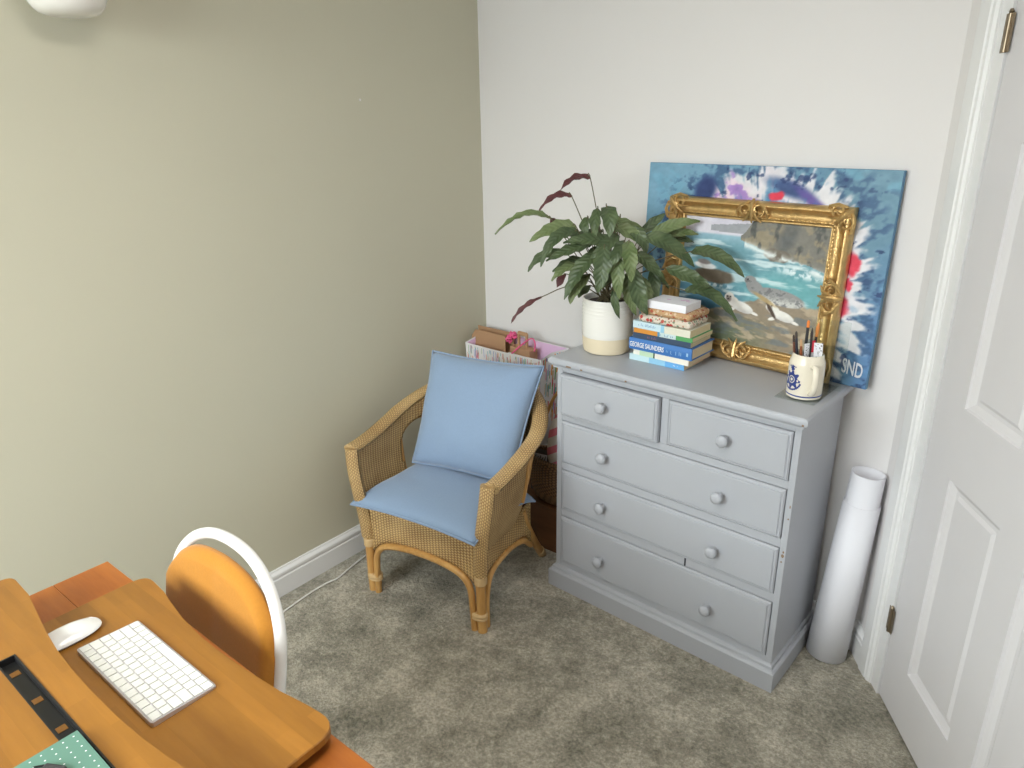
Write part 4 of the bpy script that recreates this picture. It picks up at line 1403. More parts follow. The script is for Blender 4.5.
# gift bag
GF, GK = 0.172, 0.055
bag = thing('gift_bag', FB(0.30, 0.11, BZ), 'large white gift bag printed with coloured candles, behind the rattan chair', 'gift bag')
ztF, ztK = 0.768, 0.802
def bagpt(a, front, h):
    # a 0..1 along, h 0..1 height
    if front:
        s = (0.075+0.415*a)*(1-h)+(0.047+0.478*a)*h
        o = 0.165*(1-h)+(GF+0.010*math.sin(a*math.pi))*h
        z = BZ+(ztF-0.02+0.022*a-BZ)*h
    else:
        s = (0.075+0.415*a)*(1-h)+(0.035+0.535*a)*h
        o = 0.07*(1-h)+GK*h
        z = BZ+(ztK-0.01+0.012*a-BZ)*h
    return s, o, z
def bp(a, front, h, d_=0.0):
    s, o, z = bagpt(a, front, h)
    return FB(s, o+d_, z)
m = MB()
m.grid(lambda a, h: bp(a, True, h), 10, 8)
m.grid(lambda a, h: bp(1-a, False, h), 10, 8)
def side(e, h, q_):
    p0, p1 = bp(e, True, h), bp(e, False, h)
    fold = V(WBX, WBY, 0)*((-0.022 if e else 0.022)*(1-abs(2*q_-1))*h)
    return p0.lerp(p1, q_)+fold
m.grid(lambda q_, h: side(1, h, q_), 6, 8)
m.grid(lambda q_, h: side(0, h, 1-q_), 6, 8)
m.add([bp(0, True, 0), bp(1, True, 0), bp(1, False, 0), bp(0, False, 0)], [(3, 2, 1, 0)])
m.build('bag_outside', 'bagwhite', bag, smooth=True, angle=40)
m = MB()
m.grid(lambda a, h: bp(a, False, h*0.995, 0.0015), 10, 8)
m.grid(lambda a, h: bp(1-a, True, h*0.985, -0.0015), 10, 8)
m.grid(lambda q_, h: side(1, h*0.99, 1-q_)-V(WBX, WBY, 0)*0.0015, 6, 8)
m.grid(lambda q_, h: side(0, h*0.99, q_)+V(WBX, WBY, 0)*0.0015, 6, 8)
m.build('bag_lining', 'pinkin', bag, smooth=True, angle=40)
CANDLE = [(214, 60, 84), (230, 150, 60), (90, 180, 190), (226, 110, 160), (120, 170, 100), (120, 140, 210), (200, 170, 110)]
candles = MB()
r_ = random.Random(21)
for k in range(420):
    h0 = r_.uniform(0.40, 0.97)
    a0 = r_.random()
    ci = r_.randrange(len(CANDLE))
    sidef = r_.random() < 0.2
    ln, tl = r_.uniform(0.05, 0.11), r_.uniform(-0.008, 0.008)
    w2 = 0.0055
    h1 = min(0.985, h0+ln)
    if sidef:
        q0 = r_.uniform(0.08, 0.92)
        ofs = V(WBX, WBY, 0)*0.0006
        P = [side(1, h0, q0)+ofs, side(1, h0, min(1, q0+0.035))+ofs, side(1, h1, min(1, q0+0.035))+ofs, side(1, h1, q0)+ofs]
    else:
        P = [bp(a0, True, h0, 0.0007), bp(min(1, a0+w2), True, h0, 0.0007), bp(min(1, a0+w2+tl), True, h1, 0.0007), bp(max(0, a0+tl), True, h1, 0.0007)]
    candles.add(P, [(0, 1, 2, 3)], ci)
tag(candles.build('printed_candles', [plain('candle_print', c_, 0.5) for c_ in CANDLE], bag), kind='stuff')
hp = spline([FB(0.33, 0.180, 0.735), FB(0.352, 0.150, 0.770), FB(0.388, 0.115, 0.812), FB(0.412, 0.105, 0.822), FB(0.425, 0.105, 0.800), FB(0.425, 0.11, 0.770)], 20)
MB().tube(hp, 0.0032, 6).build('bag_handle', 'hotpink', bag, smooth=True)
env = MB()
env.add([FB(0.035, 0.140, 0.55), FB(0.275, 0.140, 0.55), FB(0.258, 0.120, 0.806), FB(0.060, 0.120, 0.800), FB(0.036, 0.122, 0.770)], [(0, 1, 2, 3, 4)])
env.add([FB(0.035, 0.075, 0.55), FB(0.275, 0.075, 0.55), FB(0.262, 0.075, 0.812), FB(0.032, 0.080, 0.806)], [(0, 1, 2, 3)])
o = env.build('brown_paper_bag', 'kraft', solid=0.002)
tag(o, 'brown kraft paper bag tucked into the left of the gift bag', 'paper bag')
pom = MB()
r_ = random.Random(31)
pcn = FB(0.287, 0.112, 0.806)
for k in range(26):
    d_ = V(r_.gauss(0, 1), r_.gauss(0, 1), r_.gauss(0, 1)).normalized()
    e_ = d_.orthogonal().normalized()
    pom.tube([pcn, pcn+d_*0.014+e_*0.006, pcn+d_*0.020+e_*0.014, pcn+d_*0.010+e_*0.016], [0.003, 0.006, 0.006, 0.003], 5)
tag(pom.build('ribbon_bow', 'hotpink', smooth=True), 'hot pink gathered ribbon bow in the gift bag', 'bow')
cb = thing('kraft_box', FB(0.355, 0.10, 0.55), 'small brown card box with a cut-out handle inside the gift bag', 'box')
MB().box((0.30, 0.085, 0.50), (0.42, 0.135, 0.775), FB).build('box_body', 'kraft', cb, bevel=0.002)
m = MB()
hx0, hx1 = 0.325, 0.385
out = [(hx0, 0.775), (hx0, 0.835), (hx0+0.006, 0.842), (hx1-0.006, 0.842), (hx1, 0.835), (hx1, 0.775), (hx1-0.012, 0.775), (hx1-0.012, 0.826), (hx0+0.012, 0.826), (hx0+0.012, 0.775)]
m.prism(out, lambda q_: FB(q_[0], 0.105, q_[1]), lambda q_: FB(q_[0], 0.112, q_[1]))
m.build('handle', 'kraft', cb)
m = MB()
m.box((0.30, 0.136, 0.52), (0.50, 0.150, 0.748), FB)
tag(m.build('wrapped_parcel', 'paper', bevel=0.004), 'white wrapped parcel showing at the mouth of the gift bag', 'parcel')

# ------------------------------------------------------------------ rattan armchair
KF = V(0.506, -0.97, 0)
K1, K2 = V(0.991, 0.135, 0), V(-0.135, 0.991, 0)
def FK(u, v, z):
    return KF+K1*u+K2*v+V(0, 0, z)
chair = thing('rattan_armchair', FK(0, 0.25, 0), 'woven honey rattan tub armchair on the carpet, in front of the sage wall', 'armchair')

def horseshoe(t, hw, vs0, vb):
    # t 0..1 from the left front round the back to the right front
    Ls = vs0
    La = math.pi*0.5*(hw+(vb-vs0))
    tot = 2*Ls+La
    s = t*tot
    if s < Ls:
        return -hw, s
    if s > Ls+La:
        return hw, tot-s
    a = math.pi*(s-Ls)/La
    return -hw*math.cos(a), vs0+(vb-vs0)*math.sin(a)
def rim_z(v):
    return 0.582+0.17*np.clip(v/0.54, 0, 1)**1.7
def shell(t, h):
    u0, v0 = horseshoe(t, 0.248, 0.20, 0.455)
    u1, v1 = horseshoe(t, 0.291, 0.25, 0.540)
    bulge = 0.018*math.sin(math.pi*h)
    du = (1 if u1 > 0 else -1)*bulge*(1-min(1, max(0, v1-0.2)/0.35))
    zr = float(rim_z(v1))
    z = 0.30+(zr-0.30)*h
    return FK(u0+(u1-u0)*h+du, v0+(v1-v0)*h+bulge*max(0, v1-0.25), z)
TOT = 1.32
HOLES = ((0.245, 0.66), (0.755, 0.66))
def in_hole(t, h):
    for (ct, top) in HOLES:
        x = (t-ct)/0.052
        if h > 0.66:
            y = (h-0.66)/0.13
            if x*x+y*y < 1:
                return True
        elif abs(x) < 1-0.25*max(0, (0.4-h)/0.4) and h > 0.28:
            return True
    return False
m = MB()
m.grid(shell, 132, 36, skip=in_hole, uvfn=lambda t, h: (t*TOT, h*0.38))
m.build('woven_back', 'rattan', chair, smooth=True, solid=-0.012, angle=180)
for ct, _ in HOLES:
    path = []
    for k in range(8):
        path.append((ct-0.052*(0.87+0.13*k/7), 0.28+0.38*k/7))
    for k in range(1, 12):
        a = math.pi-math.pi*k/12
        path.append((ct+0.052*math.cos(a), 0.66+0.13*math.sin(a)))
    for k in range(8):
        path.append((ct+0.052*(1-0.13*k/7), 0.66-0.38*k/7))
    MB().tube([shell(a, b) for a, b in path], 0.0095, 8).build('opening_cane', 'cane', chair, smooth=True)
# rolled rim
NR = 72
rp = [shell(i/NR, 1.0) for i in range(NR+1)]
def outw(i):
    u1, v1 = horseshoe(min(1, max(0, i/NR)), 0.291, 0.25, 0.540)
    d_ = K1*u1+K2*max(0, v1-0.25)
    return d_.normalized()
m = MB()
m.tube([q+outw(i)*0.012-V(0, 0, 0.004) for i, q in enumerate(rp)], 0.030, 12, ref=outw, squash=0.62)
m.build('arm_rim', 'braid', chair, smooth=True)
for sg in (-1, 1):
    pth = [FK(sg*0.292, -0.004, 0.585), FK(sg*0.284, -0.010, 0.50), FK(sg*0.268, -0.010, 0.40), FK(sg*0.256, -0.006, 0.31), FK(sg*0.251, -0.004, 0.235)]
    MB().tube(spline(pth, 16), 0.027, 10, ref=tuple(K1), squash=0.72).build('arm_front', 'braid', chair, smooth=True)
# seat and aprons
m = MB()
def seat_pt(a, b):
    v = 0.002+0.43*b
    hw = 0.245 if v < 0.2 else 0.245*math.sqrt(max(0.02, 1-((v-0.2)/0.26)**2))
    return FK((2*a-1)*hw, v, 0.352)
m.grid(seat_pt, 16, 16, uvfn=lambda a, b: (a*0.5, b*0.43))
m.build('woven_seat', 'rattan', chair, solid=0.02)
def arch(x):      # x -1..1
    return 0.232-0.075*abs(x)**5+0.012*(1-x*x)
m = MB()
m.grid(lambda a, b: FK((2*a-1)*0.245, -0.004, arch(2*a-1)*(1-b)+0.365*b), 40, 8, uvfn=lambda a, b: (a*0.49, b*0.13))
m.build('front_apron', 'rattan', chair, smooth=True, solid=0.012)
for sg in (-1, 1):
    m = MB()
    m.grid(lambda a, b: FK(sg*0.249, 0.01+0.34*a, (0.232-0.06*abs(2*a-1)**5)*(1-b)+0.34*b), 24, 6, uvfn=lambda a, b: (a*0.34, b*0.11))
    m.build('side_apron', 'rattan', chair, smooth=True, solid=0.010)
    MB().tube(spline([FK(sg*0.25, 0.03, 0.0), FK(sg*0.25, 0.034, 0.13), FK(sg*0.25, 0.07, 0.205), FK(sg*0.25, 0.18, 0.228), FK(sg*0.247, 0.29, 0.205), FK(sg*0.236, 0.37, 0.14)], 22), 0.0105, 8).build('side_arch_cane', 'cane', chair, smooth=True)
pth = [FK(-0.221, -0.006, 0.0), FK(-0.217, -0.008, 0.10), FK(-0.207, -0.008, 0.175), FK(-0.165, -0.008, 0.217), FK(-0.08, -0.008, 0.236), FK(0, -0.008, 0.240), FK(0.08, -0.008, 0.236), FK(0.165, -0.008, 0.217), FK(0.207, -0.008, 0.175), FK(0.217, -0.008, 0.10), FK(0.221, -0.006, 0.0)]
MB().tube(spline(pth, 50), 0.0125, 9).build('front_arch_cane', 'cane', chair, smooth=True)
for sg in (-1, 1):
    lg = MB().tube(spline([FK(sg*0.250, 0, 0), FK(sg*0.249, -0.002, 0.12), FK(sg*0.249, 0, 0.33)], 8), 0.0175, 12).build('leg', 'cane', chair, smooth=True)
    c = FK(sg*0.237, 0.0, 0)
    MB().lathe([(0.024, 0.052), (0.028, 0.054), (0.0285, 0.060), (0.0265, 0.062), (0.0285, 0.065), (0.0285, 0.071), (0.0265, 0.073), (0.028, 0.076), (0.024, 0.080)], c, n=18, squash=(1.22, 0.85)).build('binding', 'binding', lg, smooth=True)
    MB().lathe([(0.019, 0.195), (0.0225, 0.199), (0.0225, 0.225), (0.019, 0.229)], FK(sg*0.249, 0, 0), n=16).build('binding', 'binding', lg, smooth=True)
    lb = MB().tube(spline([FK(sg*0.205, 0.525, 0.0), FK(sg*0.220, 0.44, 0.10), FK(sg*0.236, 0.34, 0.24), FK(sg*0.238, 0.30, 0.33)], 12), 0.016, 10).build('leg', 'cane', chair, smooth=True)
    MB().tube([FK(sg*0.2065, 0.515, 0.012), FK(sg*0.212, 0.487, 0.045)], 0.0185, 12).build('binding', 'binding', lb, smooth=True)
MB().tube([FK(-0.218, 0.45, 0.10), FK(0.218, 0.45, 0.10)], 0.010, 8).build('stretcher', 'cane', chair, smooth=True)

# ------------------------------------------------------------------ cushions
def cushion(name, label, c00, c10, c11, c01, th, nrm_, bow=0.035, pw=2.6, seed=0, droop=None):
    c00, c10, c11, c01 = [Vector(q) for q in (c00, c10, c11, c01)]
    nrm_ = Vector(nrm_).normalized()
    n = 30
    r_ = random.Random(seed)
    ph = [r_.uniform(0, 6.28) for _ in range(8)]
    def base(a, b):
        x, y = 2*a-1, 2*b-1
        # edges bow inward, corners stay sharp
        x2 = x*(1-bow*(1-y*y)*abs(x))
        y2 = y*(1-bow*(1-x*x)*abs(y))
        a2, b2 = (x2+1)/2, (y2+1)/2
        return c00*(1-a2)*(1-b2)+c10*a2*(1-b2)+c11*a2*b2+c01*(1-a2)*b2, x, y
    def hgt(x, y):
        k = max(0.0, (1-abs(x)**pw)*(1-abs(y)**pw))**0.55
        wr = 0.06*math.sin(5*x+3*y+ph[0])*math.sin(3*y-2*x+ph[1])+0.035*math.sin(11*x-6*y+ph[2])*(x*x+y*y)*0.5
        pull = 0.05*math.sin(9*math.atan2(y, x)+ph[3])*min(1, (x*x+y*y))*0.8
        return k*(1+wr+pull)
    m = MB()
    pts, fs = [], []
    for sgn in (1, -1):
        for j in range(n+1):
            for i in range(n+1):
                p_, x, y = base(i/n, j/n)
                q_ = p_+nrm_*(sgn*th*hgt(x, y))
                if droop:
                    q_ = q_+V(0, 0, droop(x, y))
                pts.append(q_)
    N1 = (n+1)*(n+1)
    for j in range(n):
        for i in range(n):
            a = j*(n+1)+i
            fs.append((a, a+1, a+n+2, a+n+1))
            fs.append((N1+a+n+1, N1+a+n+2, N1+a+1, N1+a))
    m.add(pts, fs)
    th_ = thing(name, (c00+c10+c11+c01)/4-nrm_*th, label, 'cushion', 'blue linen cushions on the rattan armchair')
    o = m.build('cover', 'blue', th_, smooth=True, angle=180)
    # merge the two skins along the seam
    bm = bmesh.new()
    bm.from_mesh(o.data)
    bmesh.ops.remove_doubles(bm, verts=bm.verts, dist=1e-5)
    bm.to_mesh(o.data)
    bm.free()
    ring = [(i/n, 0) for i in range(n)]+[(1, j/n) for j in range(n)]+[(1-i/n, 1) for i in range(n)]+[(0, 1-j/n) for j in range(n)]
    pp = []
    for a, b in ring:
        q_, x, y = base(a, b)
        if droop:
            q_ = q_+V(0, 0, droop(x, y))
        pp.append(q_)
    MB().tube(pp, 0.0035, 6, closed=True).build('piping', 'blue', th_, smooth=True)
    return th_
cushion('seat_cushion', 'flat blue linen cushion on the seat of the rattan armchair', FK(-0.288, -0.040, 0.398), FK(0.262, -0.050, 0.402), FK(0.282, 0.325, 0.400), FK(-0.225, 0.365, 0.415), 0.036, (0, 0, 1), bow=0.03, pw=4.0, seed=4,
        droop=lambda x, y: -0.022*max(0, -y)**4*(0.4+0.6*abs(x)**2)-0.035*max(0, x)**6*max(0, y)**3)
pn = (FK(0, 0, 1)-FK(0, 0, 0))*0.40-K2*0.92
cushion('back_cushion', 'plump square blue linen cushion leaning against the back of the rattan armchair', FK(-0.222, 0.245, 0.440), FK(0.222, 0.262, 0.445), FK(0.266, 0.425, 0.860), FK(-0.230, 0.425, 0.846), 0.075, pn, bow=0.05, pw=2.8, seed=9)

# ------------------------------------------------------------------ white cable along the skirting
cp = [V(0.12, -1.42, 0.006), V(0.105, -1.29, 0.006), V(0.097, -1.228, 0.006), V(0.091, -1.155, 0.006), V(0.092, -1.098, 0.006), V(0.100, -1.051, 0.006), V(0.084, -0.978, 0.006), V(0.068, -0.892, 0.006), V(0.05, -0.70, 0.006), V(0.045, -0.50, 0.006)]
tag(MB().tube(spline(cp, 60), 0.0035, 7).build('power_cable', 'cable', smooth=True), 'thin white cable running along the carpet by the skirting board', 'cable')

# ------------------------------------------------------------------ desk
DZ = 0.757
desk = thing('desk', (1.1, -2.31, 0), 'orange-toned pine desk carrying the bamboo riser, at the lower left', 'desk')
yy = -1.972
k = 0
x_a, x_b = 0.545, 1.64
while yy > -2.66:
    w_ = 0.115
    y2 = max(yy-w_, -2.665)
    MB().box((x_a, y2+0.0003, DZ-0.028), (x_b, yy, DZ)).build('top_plank', 'pine', desk, bevel=0.0015)
    yy = y2
MB().box((x_a+0.05, -2.03, DZ-0.11), (x_b-0.05, -2.01, DZ-0.028)).build('apron', 'pine', desk)
MB().box((x_a+0.05, -2.63, DZ-0.11), (x_b-0.05, -2.61, DZ-0.028)).build('apron', 'pine', desk)
for x in (x_a+0.03, x_b-0.09):
    for y in (-2.055, -2.64):
        MB().prism([(0, 0), (0.06, 0), (0.06, 0.06), (0, 0.06)], lambda q_: V(x+q_[0]*0.7+0.009, y+q_[1]*0.7+0.009, 0), lambda q_: V(x+q_[0], y+q_[1], DZ-0.028)).build('leg', 'pine', desk, bevel=0.003)

# bamboo riser: keyboard tray below, platform above
RZ, PZ = 0.790, 0.831
riser = thing('desk_riser', (1.05, -2.3, DZ), 'two-tier bamboo desk riser with curved front edges standing on the pine desk', 'desk riser')
def rounded(pts, r, n=6):
    out = []
    m_ = len(pts)
    for i in range(m_):
        p_, a, b = Vector(pts[i]), Vector(pts[i-1]), Vector(pts[(i+1) % m_])
        ra = r[i]
        if ra <= 0:
            out.append((p_.x, p_.y))
            continue
        d1, d2 = (a-p_).normalized(), (b-p_).normalized()
        for k in range(n+1):
            t = k/n
            q_ = (p_+d1*ra)*(1-t)**2+p_*(2*t*(1-t))+(p_+d2*ra)*t*t
            out.append((q_.x, q_.y))
    return out
curve = [(0.809, -1.969), (0.846, -1.9765), (0.922, -1.989), (1.0, -1.995), (1.055, -1.996), (1.145, -1.993), (1.24, -1.986), (1.300, -1.977)]
tray = [(0.722, -2.26)]+[(0.722, -1.962)]+curve+[(1.378, -1.970), (1.378, -2.26)]
rad = [0.0, 0.034]+[0]*len(curve)+[0.045, 0.0]
tray = rounded(tray, rad)
tray = list(reversed(tray))
def slab_mesh(m, out, z0, z1):
    n = len(out)
    e = 0.0018
    cx, cy = sum(q_[0] for q_ in out)/n, sum(q_[1] for q_ in out)/n
    def ring(ins, z):
        P = []
        for q_ in out:
            d_ = V(q_[0]-cx, q_[1]-cy, 0)
            k_ = 1-ins/max(0.05, d_.length)
            P.append(V(cx+d_.x*k_, cy+d_.y*k_, z))
        return P
    R_ = [ring(e, z0), ring(0, z0+e), ring(0, z1-e), ring(e, z1)]
    pts = [q_ for r_ in R_ for q_ in r_]
    fs = [tuple(reversed(range(n))), tuple(range(3*n, 4*n))]
    for j in range(3):
        for i in range(n):
            fs.append((j*n+i, j*n+(i+1) % n, (j+1)*n+(i+1) % n, (j+1)*n+i))
    m.add(pts, fs)
def ccw(out):
    a = sum(out[i-1][0]*out[i][1]-out[i][0]*out[i-1][1] for i in range(len(out)))
    return out if a > 0 else list(reversed(out))
m = MB()
slab_mesh(m, ccw(tray), RZ-0.016, RZ)
m.build('keyboard_tray', 'bamboo', riser)
m = MB()
m.box((0.74, -2.25, DZ), (0.765, -1.995, RZ-0.016)).box((1.325, -2.25, DZ), (1.352, -2.0, RZ-0.016))
m.build('tray_runner', 'black', riser)
S0, S1, SX0, SX1 = -2.2405, -2.2705, 0.840, 1.300       # phone slot
PX0, PX1, PY = 0.570, 1.520, -2.62
c2 = [(0.668, -2.160), (0.726, -2.169), (0.813, -2.1825), (0.884, -2.1905), (0.96, -2.195), (1.045, -2.1965), (1.13, -2.195), (1.206, -2.1905), (1.277, -2.1825), (1.364, -2.169), (1.422, -2.160)]
front = [(PX0, S0), (PX0, -2.157)]+c2+[(PX1, -2.157), (PX1, S0)]
front = rounded(front, [0, 0.026]+[0]*len(c2)+[0.03, 0])
m = MB()
n = len(front)
front = ccw(front)
m.prism(front, lambda q_: V(q_[0], q_[1], PZ-0.015), lambda q_: V(q_[0], q_[1], PZ))
m.box((PX0, S1, PZ-0.015), (SX0, S0, PZ)).box((SX1, S1, PZ-0.015), (PX1, S0, PZ))
m.box((PX0, PY, PZ-0.015), (PX1, S1, PZ))
m.build('platform', 'bamboo', riser)
m = MB()
rim = 0.0028
m.box((SX0, S1, PZ-0.0148), (SX1, S0, PZ-0.011))
m.box((SX0, S0-rim, PZ-0.011), (SX1, S0, PZ+0.0012)).box((SX0, S1, PZ-0.011), (SX1, S1+rim, PZ+0.0006))
m.box((SX0, S1+rim, PZ-0.011), (SX0+rim, S0-rim, PZ+0.0012)).box((SX1-rim, S1+rim, PZ-0.011), (SX1, S0-rim, PZ+0.0012))
sl = m.build('phone_slot', 'black', riser)
for x in (0.872, 0.968, 1.062):
    MB().box((x, S1+0.008, PZ-0.0111), (x+0.014, S0-0.008, PZ-0.0102)).build('slot_window', 'bamboo', sl)
for x in (0.80, 1.29):
    m = MB()
    m.tube([V(x, -2.29, DZ+0.02), V(x, -2.55, PZ-0.024)], 0.008, 8).tube([V(x+0.03, -2.55, DZ+0.02), V(x+0.03, -2.29, PZ-0.024)], 0.008, 8)
    m.box((x-0.02, -2.58, DZ), (x+0.05, -2.285, DZ+0.012))
    m.box((x-0.02, -2.58, PZ-0.024), (x+0.05, -2.285, PZ-0.015))
    m.build('lift_arm', 'black', riser)

# keyboard (the sitter faces -y, so its left end is at +x)
kb = thing('keyboard', (1.007, -2.103, RZ), 'slim white wireless keyboard on the bamboo tray', 'keyboard')
KX0, KX1, KY0, KY1 = 0.8665, 1.1465, -2.1585, -2.0475
m = MB()
out = rounded([(KX0, KY0), (KX1, KY0), (KX1, KY1), (KX0, KY1)], [0.006]*4, 4)
n = len(out)
def kz(y):
    return RZ+0.0048+0.0052*(KY1-y)/(KY1-KY0)
m.prism(ccw(out), lambda q_: V(q_[0], q_[1], RZ+0.0005), lambda q_: V(q_[0], q_[1], kz(q_[1])))
m.build('case', 'alu', kb)
ROWS = [[1.0357]*14, [1]*13+[1.5], [1.5]+[1]*13, [1.75]+[1]*11+[1.75], [1.25]+[1]*11+[2.25], [1, 1, 1, 1.25, 5, 1.25, 1, 1, 1, 1]]
KEYS = {}
kw = (KX1-KX0-0.005)
rh = (KY1-KY0-0.005)/6
for r_i, row in enumerate(ROWS):
    tot = sum(row)
    x = KX1-0.0025
    yc = KY0+0.0025+(r_i+0.5)*rh
    for wk in row:
        w_ = wk/tot*kw
        key_ = (round(w_, 5))
        o_ = V(x-w_/2, yc, kz(yc))
        if key_ not in KEYS:
            m = MB()
            hx, hy = w_/2-0.0011, rh/2-0.0011
            m.box((o_.x-hx, o_.y-hy, o_.z-0.001), (o_.x+hx, o_.y+hy, o_.z+0.0016))
            ko = m.build('key', 'key', kb, origin=o_)
            KEYS[key_] = ko.data
        else:
            ko = bpy.data.objects.new('key', KEYS[key_])
            COL.objects.link(ko)
            place(ko, o_, kb)
        x -= w_

# mouse
ms = thing('computer_mouse', (0.80, -2.145, RZ), 'low curved white computer mouse partly under the bamboo platform edge', 'mouse')
m = MB()
mc = V(0.806, -2.152, RZ)
def mpt(a, b):
    t = 2*math.pi*a
    ex = 2.6
    c, s = math.cos(t), math.sin(t)
    px_ = 0.0330*math.copysign(abs(c)**(2/ex), c)
    py_ = 0.0600*math.copysign(abs(s)**(2/ex), s)
    rr = b
    z = 0.006+0.0155*(1-rr**2.2)*(1-0.25*(py_*rr/0.0600)**2)
    if b > 0.98:
        z = 0.0055
    return mc+V(px_*rr, py_*rr, z)
m.grid(mpt, 40, 14)
m.build('shell', 'mouse', ms, smooth=True, angle=60)
m = MB()
m.grid(lambda a, b: (mc+(mpt(a, 0.97)-mc)*(1-0.10*b)).xy.to_3d()+V(0, 0, RZ+0.0065*(1-b)+0.0004), 40, 3)
m.build('base', 'alu', ms, smooth=True)

# notebook with dots on the platform, small dark thing on it
nbk = thing('dotted_notebook', (1.19, -2.35, PZ), 'mint green notebook with white dots lying on the bamboo platform', 'notebook')
NX0, NY1 = 1.118, -2.2480
NX1, NY0 = 1.266, -2.458
NZ = PZ+0.0015
m = MB().box((NX0, NY0, NZ), (NX1, NY1, NZ+0.0012)).box((NX0, NY0, NZ+0.0085), (NX1, NY1, NZ+0.0097)).box((NX1-0.001, NY0, NZ), (NX1, NY1, NZ+0.0097))
m.build('cover', 'mint', nbk)
MB().box((NX0+0.0012, NY0+0.0012, NZ+0.0012), (NX1-0.001, NY1-0.0012, NZ+0.0085)).build('pages', 'paper', nbk)
m = MB()
for i in range(10):
    for j in range(14):
        c = V(NX0+0.0085+i*0.0140, NY1-0.0085-j*0.0145, NZ+0.0097)
        m.add([c+V(0.0014*math.cos(t), 0.0014*math.sin(t), 0.0002) for t in [math.pi*k/3 for k in range(6)]], [(0, 1, 2, 3, 4, 5)])
tag(m.build('printed_dots', 'ink_white', nbk), kind='stuff')
tz = NZ+0.0101
M['charcoal'] = plain('charcoal_plastic', (62, 60, 62), 0.5, var=0.15)
cl = thing('plastic_clip', (1.170, -2.300, tz), 'small charcoal plastic clip lying on the mint dotted notebook', 'clip')
a_ = 0.5
fcl = lambda x, y, z: V(1.172+x*math.cos(a_)-y*math.sin(a_), -2.302+x*math.sin(a_)+y*math.cos(a_), tz+z)
MB().box((-0.017, -0.010, 0), (0.017, 0.010, 0.007), fcl).build('clip_body', 'charcoal', cl, bevel=0.003)
MB().tube([fcl(-0.017, -0.006, 0.004), fcl(-0.027, 0.0, 0.006), fcl(-0.017, 0.006, 0.004)], 0.002, 6).build('clip_loop', 'black', cl, smooth=True)

# ------------------------------------------------------------------ desk chair
dc = thing('desk_chair', (0.83, -1.99, 0), 'white tubular chair with ochre fabric backrest pushed under the desk', 'chair')
cxm, hwid = 0.858, 0.206
def yb(z):      # the back leans away from the desk as it rises
    return -1.915+0.085*(z-0.44)/0.445
ztop, zs = 0.862, 0.690
arc = []
for k in range(13):
    a = math.pi*k/12
    x = cxm-hwid*math.copysign(abs(math.cos(a))**0.9, math.cos(a))
    z = zs+(ztop-zs)*math.sin(a)**0.92
    arc.append(V(x, yb(z)-0.012*abs(math.cos(a))**2, z))
pth = [V(cxm-hwid-0.012, -1.84, 0.0), V(cxm-hwid-0.004, -1.89, 0.25), V(cxm-hwid, yb(0.46)-0.012, 0.46), V(cxm-hwid, yb(0.58)-0.012, 0.58)]+arc+[V(cxm+hwid, yb(0.58)-0.012, 0.58), V(cxm+hwid, yb(0.46)-0.012, 0.46), V(cxm+hwid+0.004, -1.89, 0.25), V(cxm+hwid+0.012, -1.84, 0.0)]
MB().tube(spline(pth, 90), 0.0125, 12).build('back_frame', 'tube', dc, smooth=True)
m = MB()
def back_outline(a):
    # half width and height limits of the padded panel at parameter along width -1..1
    return zs-0.012+(ztop-0.022-zs+0.012)*max(0.0, 1-abs(a)**2.7)**0.52
def bpt(a, b):
    x = 2*a-1
    zt = back_outline(x*0.995)
    z = 0.515+(zt-0.515)*b
    return V(cxm+x*(hwid-0.002), yb(z)-0.012-0.010*(1-x*x)-0.012*abs(x), z)
def thick(a, b):
    x = 2*a-1
    e = min(1.0, min(1-abs(x), min(b, 1-b)*1.6)*9)
    return 0.006+0.014*math.sqrt(max(0, 1-(1-e)**2))
n1, n2 = 30, 24
pts, fs = [], []
for sgn in (1, -1):
    for j in range(n2+1):
        for i in range(n1+1):
            q_ = bpt(i/n1, j/n2)
            pts.append(q_+V(0, -sgn*thick(i/n1, j/n2), 0))
NN = (n1+1)*(n2+1)
for j in range(n2):
    for i in range(n1):
        a = j*(n1+1)+i
        fs.append((a, a+1, a+n1+2, a+n1+1))
        fs.append((NN+a+n1+1, NN+a+n1+2, NN+a+1, NN+a))
bd = [i for i in range(n1+1)]+[(n1+1)*j+n1 for j in range(1, n2+1)]+[(n1+1)*n2+i for i in range(n1-1, -1, -1)]+[(n1+1)*j for j in range(n2-1, 0, -1)]
for i in range(len(bd)):
    a, b = bd[i], bd[(i+1) % len(bd)]
    fs.append((b, a, NN+a, NN+b))
m.add(pts, fs)
m.build('backrest', 'ochre', dc, smooth=True, angle=60)
m = MB()
def spt(x, y):
    return V(cxm+x*0.2*(1-0.08*max(0, -y)), -2.105+y*0.2, 0)
out = []
for k in range(40):
    a = 2*math.pi*k/40
    c, s = math.cos(a), math.sin(a)
    out.append((math.copysign(abs(c)**0.5, c), math.copysign(abs(s)**0.5, s)))
P = []
for ins, z in ((0.94, 0.425), (1.0, 0.432), (1.0, 0.450), (0.96, 0.462), (0.7, 0.468)):
    P += [spt(x*ins, y*ins)+V(0, 0, z) for x, y in out]
fs = [tuple(reversed(range(40))), tuple(range(160, 200))]
for j in range(4):
    for i in range(40):
        fs.append((j*40+i, j*40+(i+1) % 40, (j+1)*40+(i+1) % 40, (j+1)*40+i))
m.add(P, fs)
m.build('seat', 'ochre', dc, smooth=True)
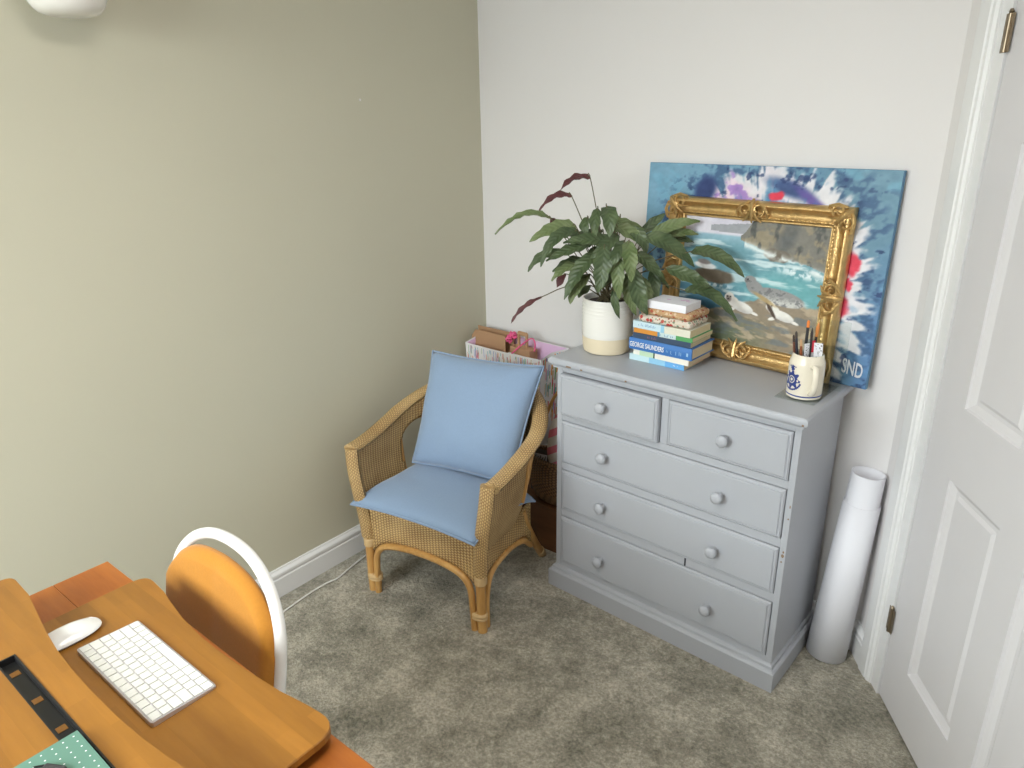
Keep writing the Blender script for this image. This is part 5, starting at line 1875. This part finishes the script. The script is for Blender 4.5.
for sg in (-1, 1):
    MB().tube(spline([V(cxm+sg*(hwid-0.02), -2.31, 0.0), V(cxm+sg*(hwid-0.022), -2.285, 0.2), V(cxm+sg*(hwid-0.026), -2.262, 0.395), V(cxm+sg*(hwid-0.02), -2.22, 0.415), V(cxm+sg*(hwid-0.005), -1.935, 0.420)], 30), 0.0115, 10).build('leg', 'tube', dc, smooth=True)

# ------------------------------------------------------------------ wall light
lc = V(0.115, -1.634, 1.938)
lamp = thing('wall_light', (0.0, -1.622, 1.98), 'white opal glass wall light high on the sage wall', 'wall light')
m = MB().lathe([(0.006, 0.0), (0.030, 0.0006), (0.046, 0.002), (0.058, 0.005), (0.068, 0.010), (0.076, 0.017), (0.083, 0.027), (0.088, 0.040), (0.092, 0.060), (0.0935, 0.085), (0.094, 0.120), (0.088, 0.120), (0.087, 0.080), (0.080, 0.045), (0.06, 0.016), (0.006, 0.010)], lc, n=40, squash=(1.0, 0.98))
m.build('shade', 'opal', lamp, smooth=True)
MB().lathe([(0.05, 0.0), (0.05, 0.012), (0.044, 0.020), (0.01, 0.022)], (0.0, -1.622, 2.09), (1, 0, 0), 28).build('wall_plate', 'tube', lamp, smooth=True)
MB().tube(spline([V(0.018, -1.622, 2.09), V(0.06, -1.622, 2.10), V(0.085, -1.622, 2.05), V(0.11, -1.622, 1.962)], 14), 0.008, 10).build('arm', 'tube', lamp, smooth=True)
MB().lathe([(0.02, 0.0), (0.022, 0.03), (0.012, 0.035)], (0.115, -1.622, 1.947), n=16).build('lamp_holder', 'tube', lamp, smooth=True)

# ------------------------------------------------------------------ unseen drum lamp, added at the ceiling as soft fill light
cl_c = V(1.40, -1.85, CEIL)
cll = thing('ceiling_fill_lamp', cl_c-V(0, 0, 0.12), 'round white drum lamp added on the ceiling as unseen fill light', 'fill lamp')
MB().lathe([(0.05, -0.03), (0.05, 0.0)], cl_c, n=24).build('ceiling_rose', 'tube', cll, smooth=True)
MB().lathe([(0.325, -0.115), (0.33, -0.112), (0.33, -0.03), (0.325, -0.028), (0.322, -0.03), (0.322, -0.112)], cl_c, n=40).build('drum_shade', 'opal', cll, smooth=True)
ll = bpy.data.lights.new('ceiling_fill_light', 'AREA')
ll.shape = 'DISK'
ll.size = 0.62
ll.energy = 14.0
ll.color = (1.0, 0.96, 0.90)
llo = bpy.data.objects.new('ceiling_fill_light', ll)
llo.location = cl_c-V(0, 0, 0.12)
COL.objects.link(llo)
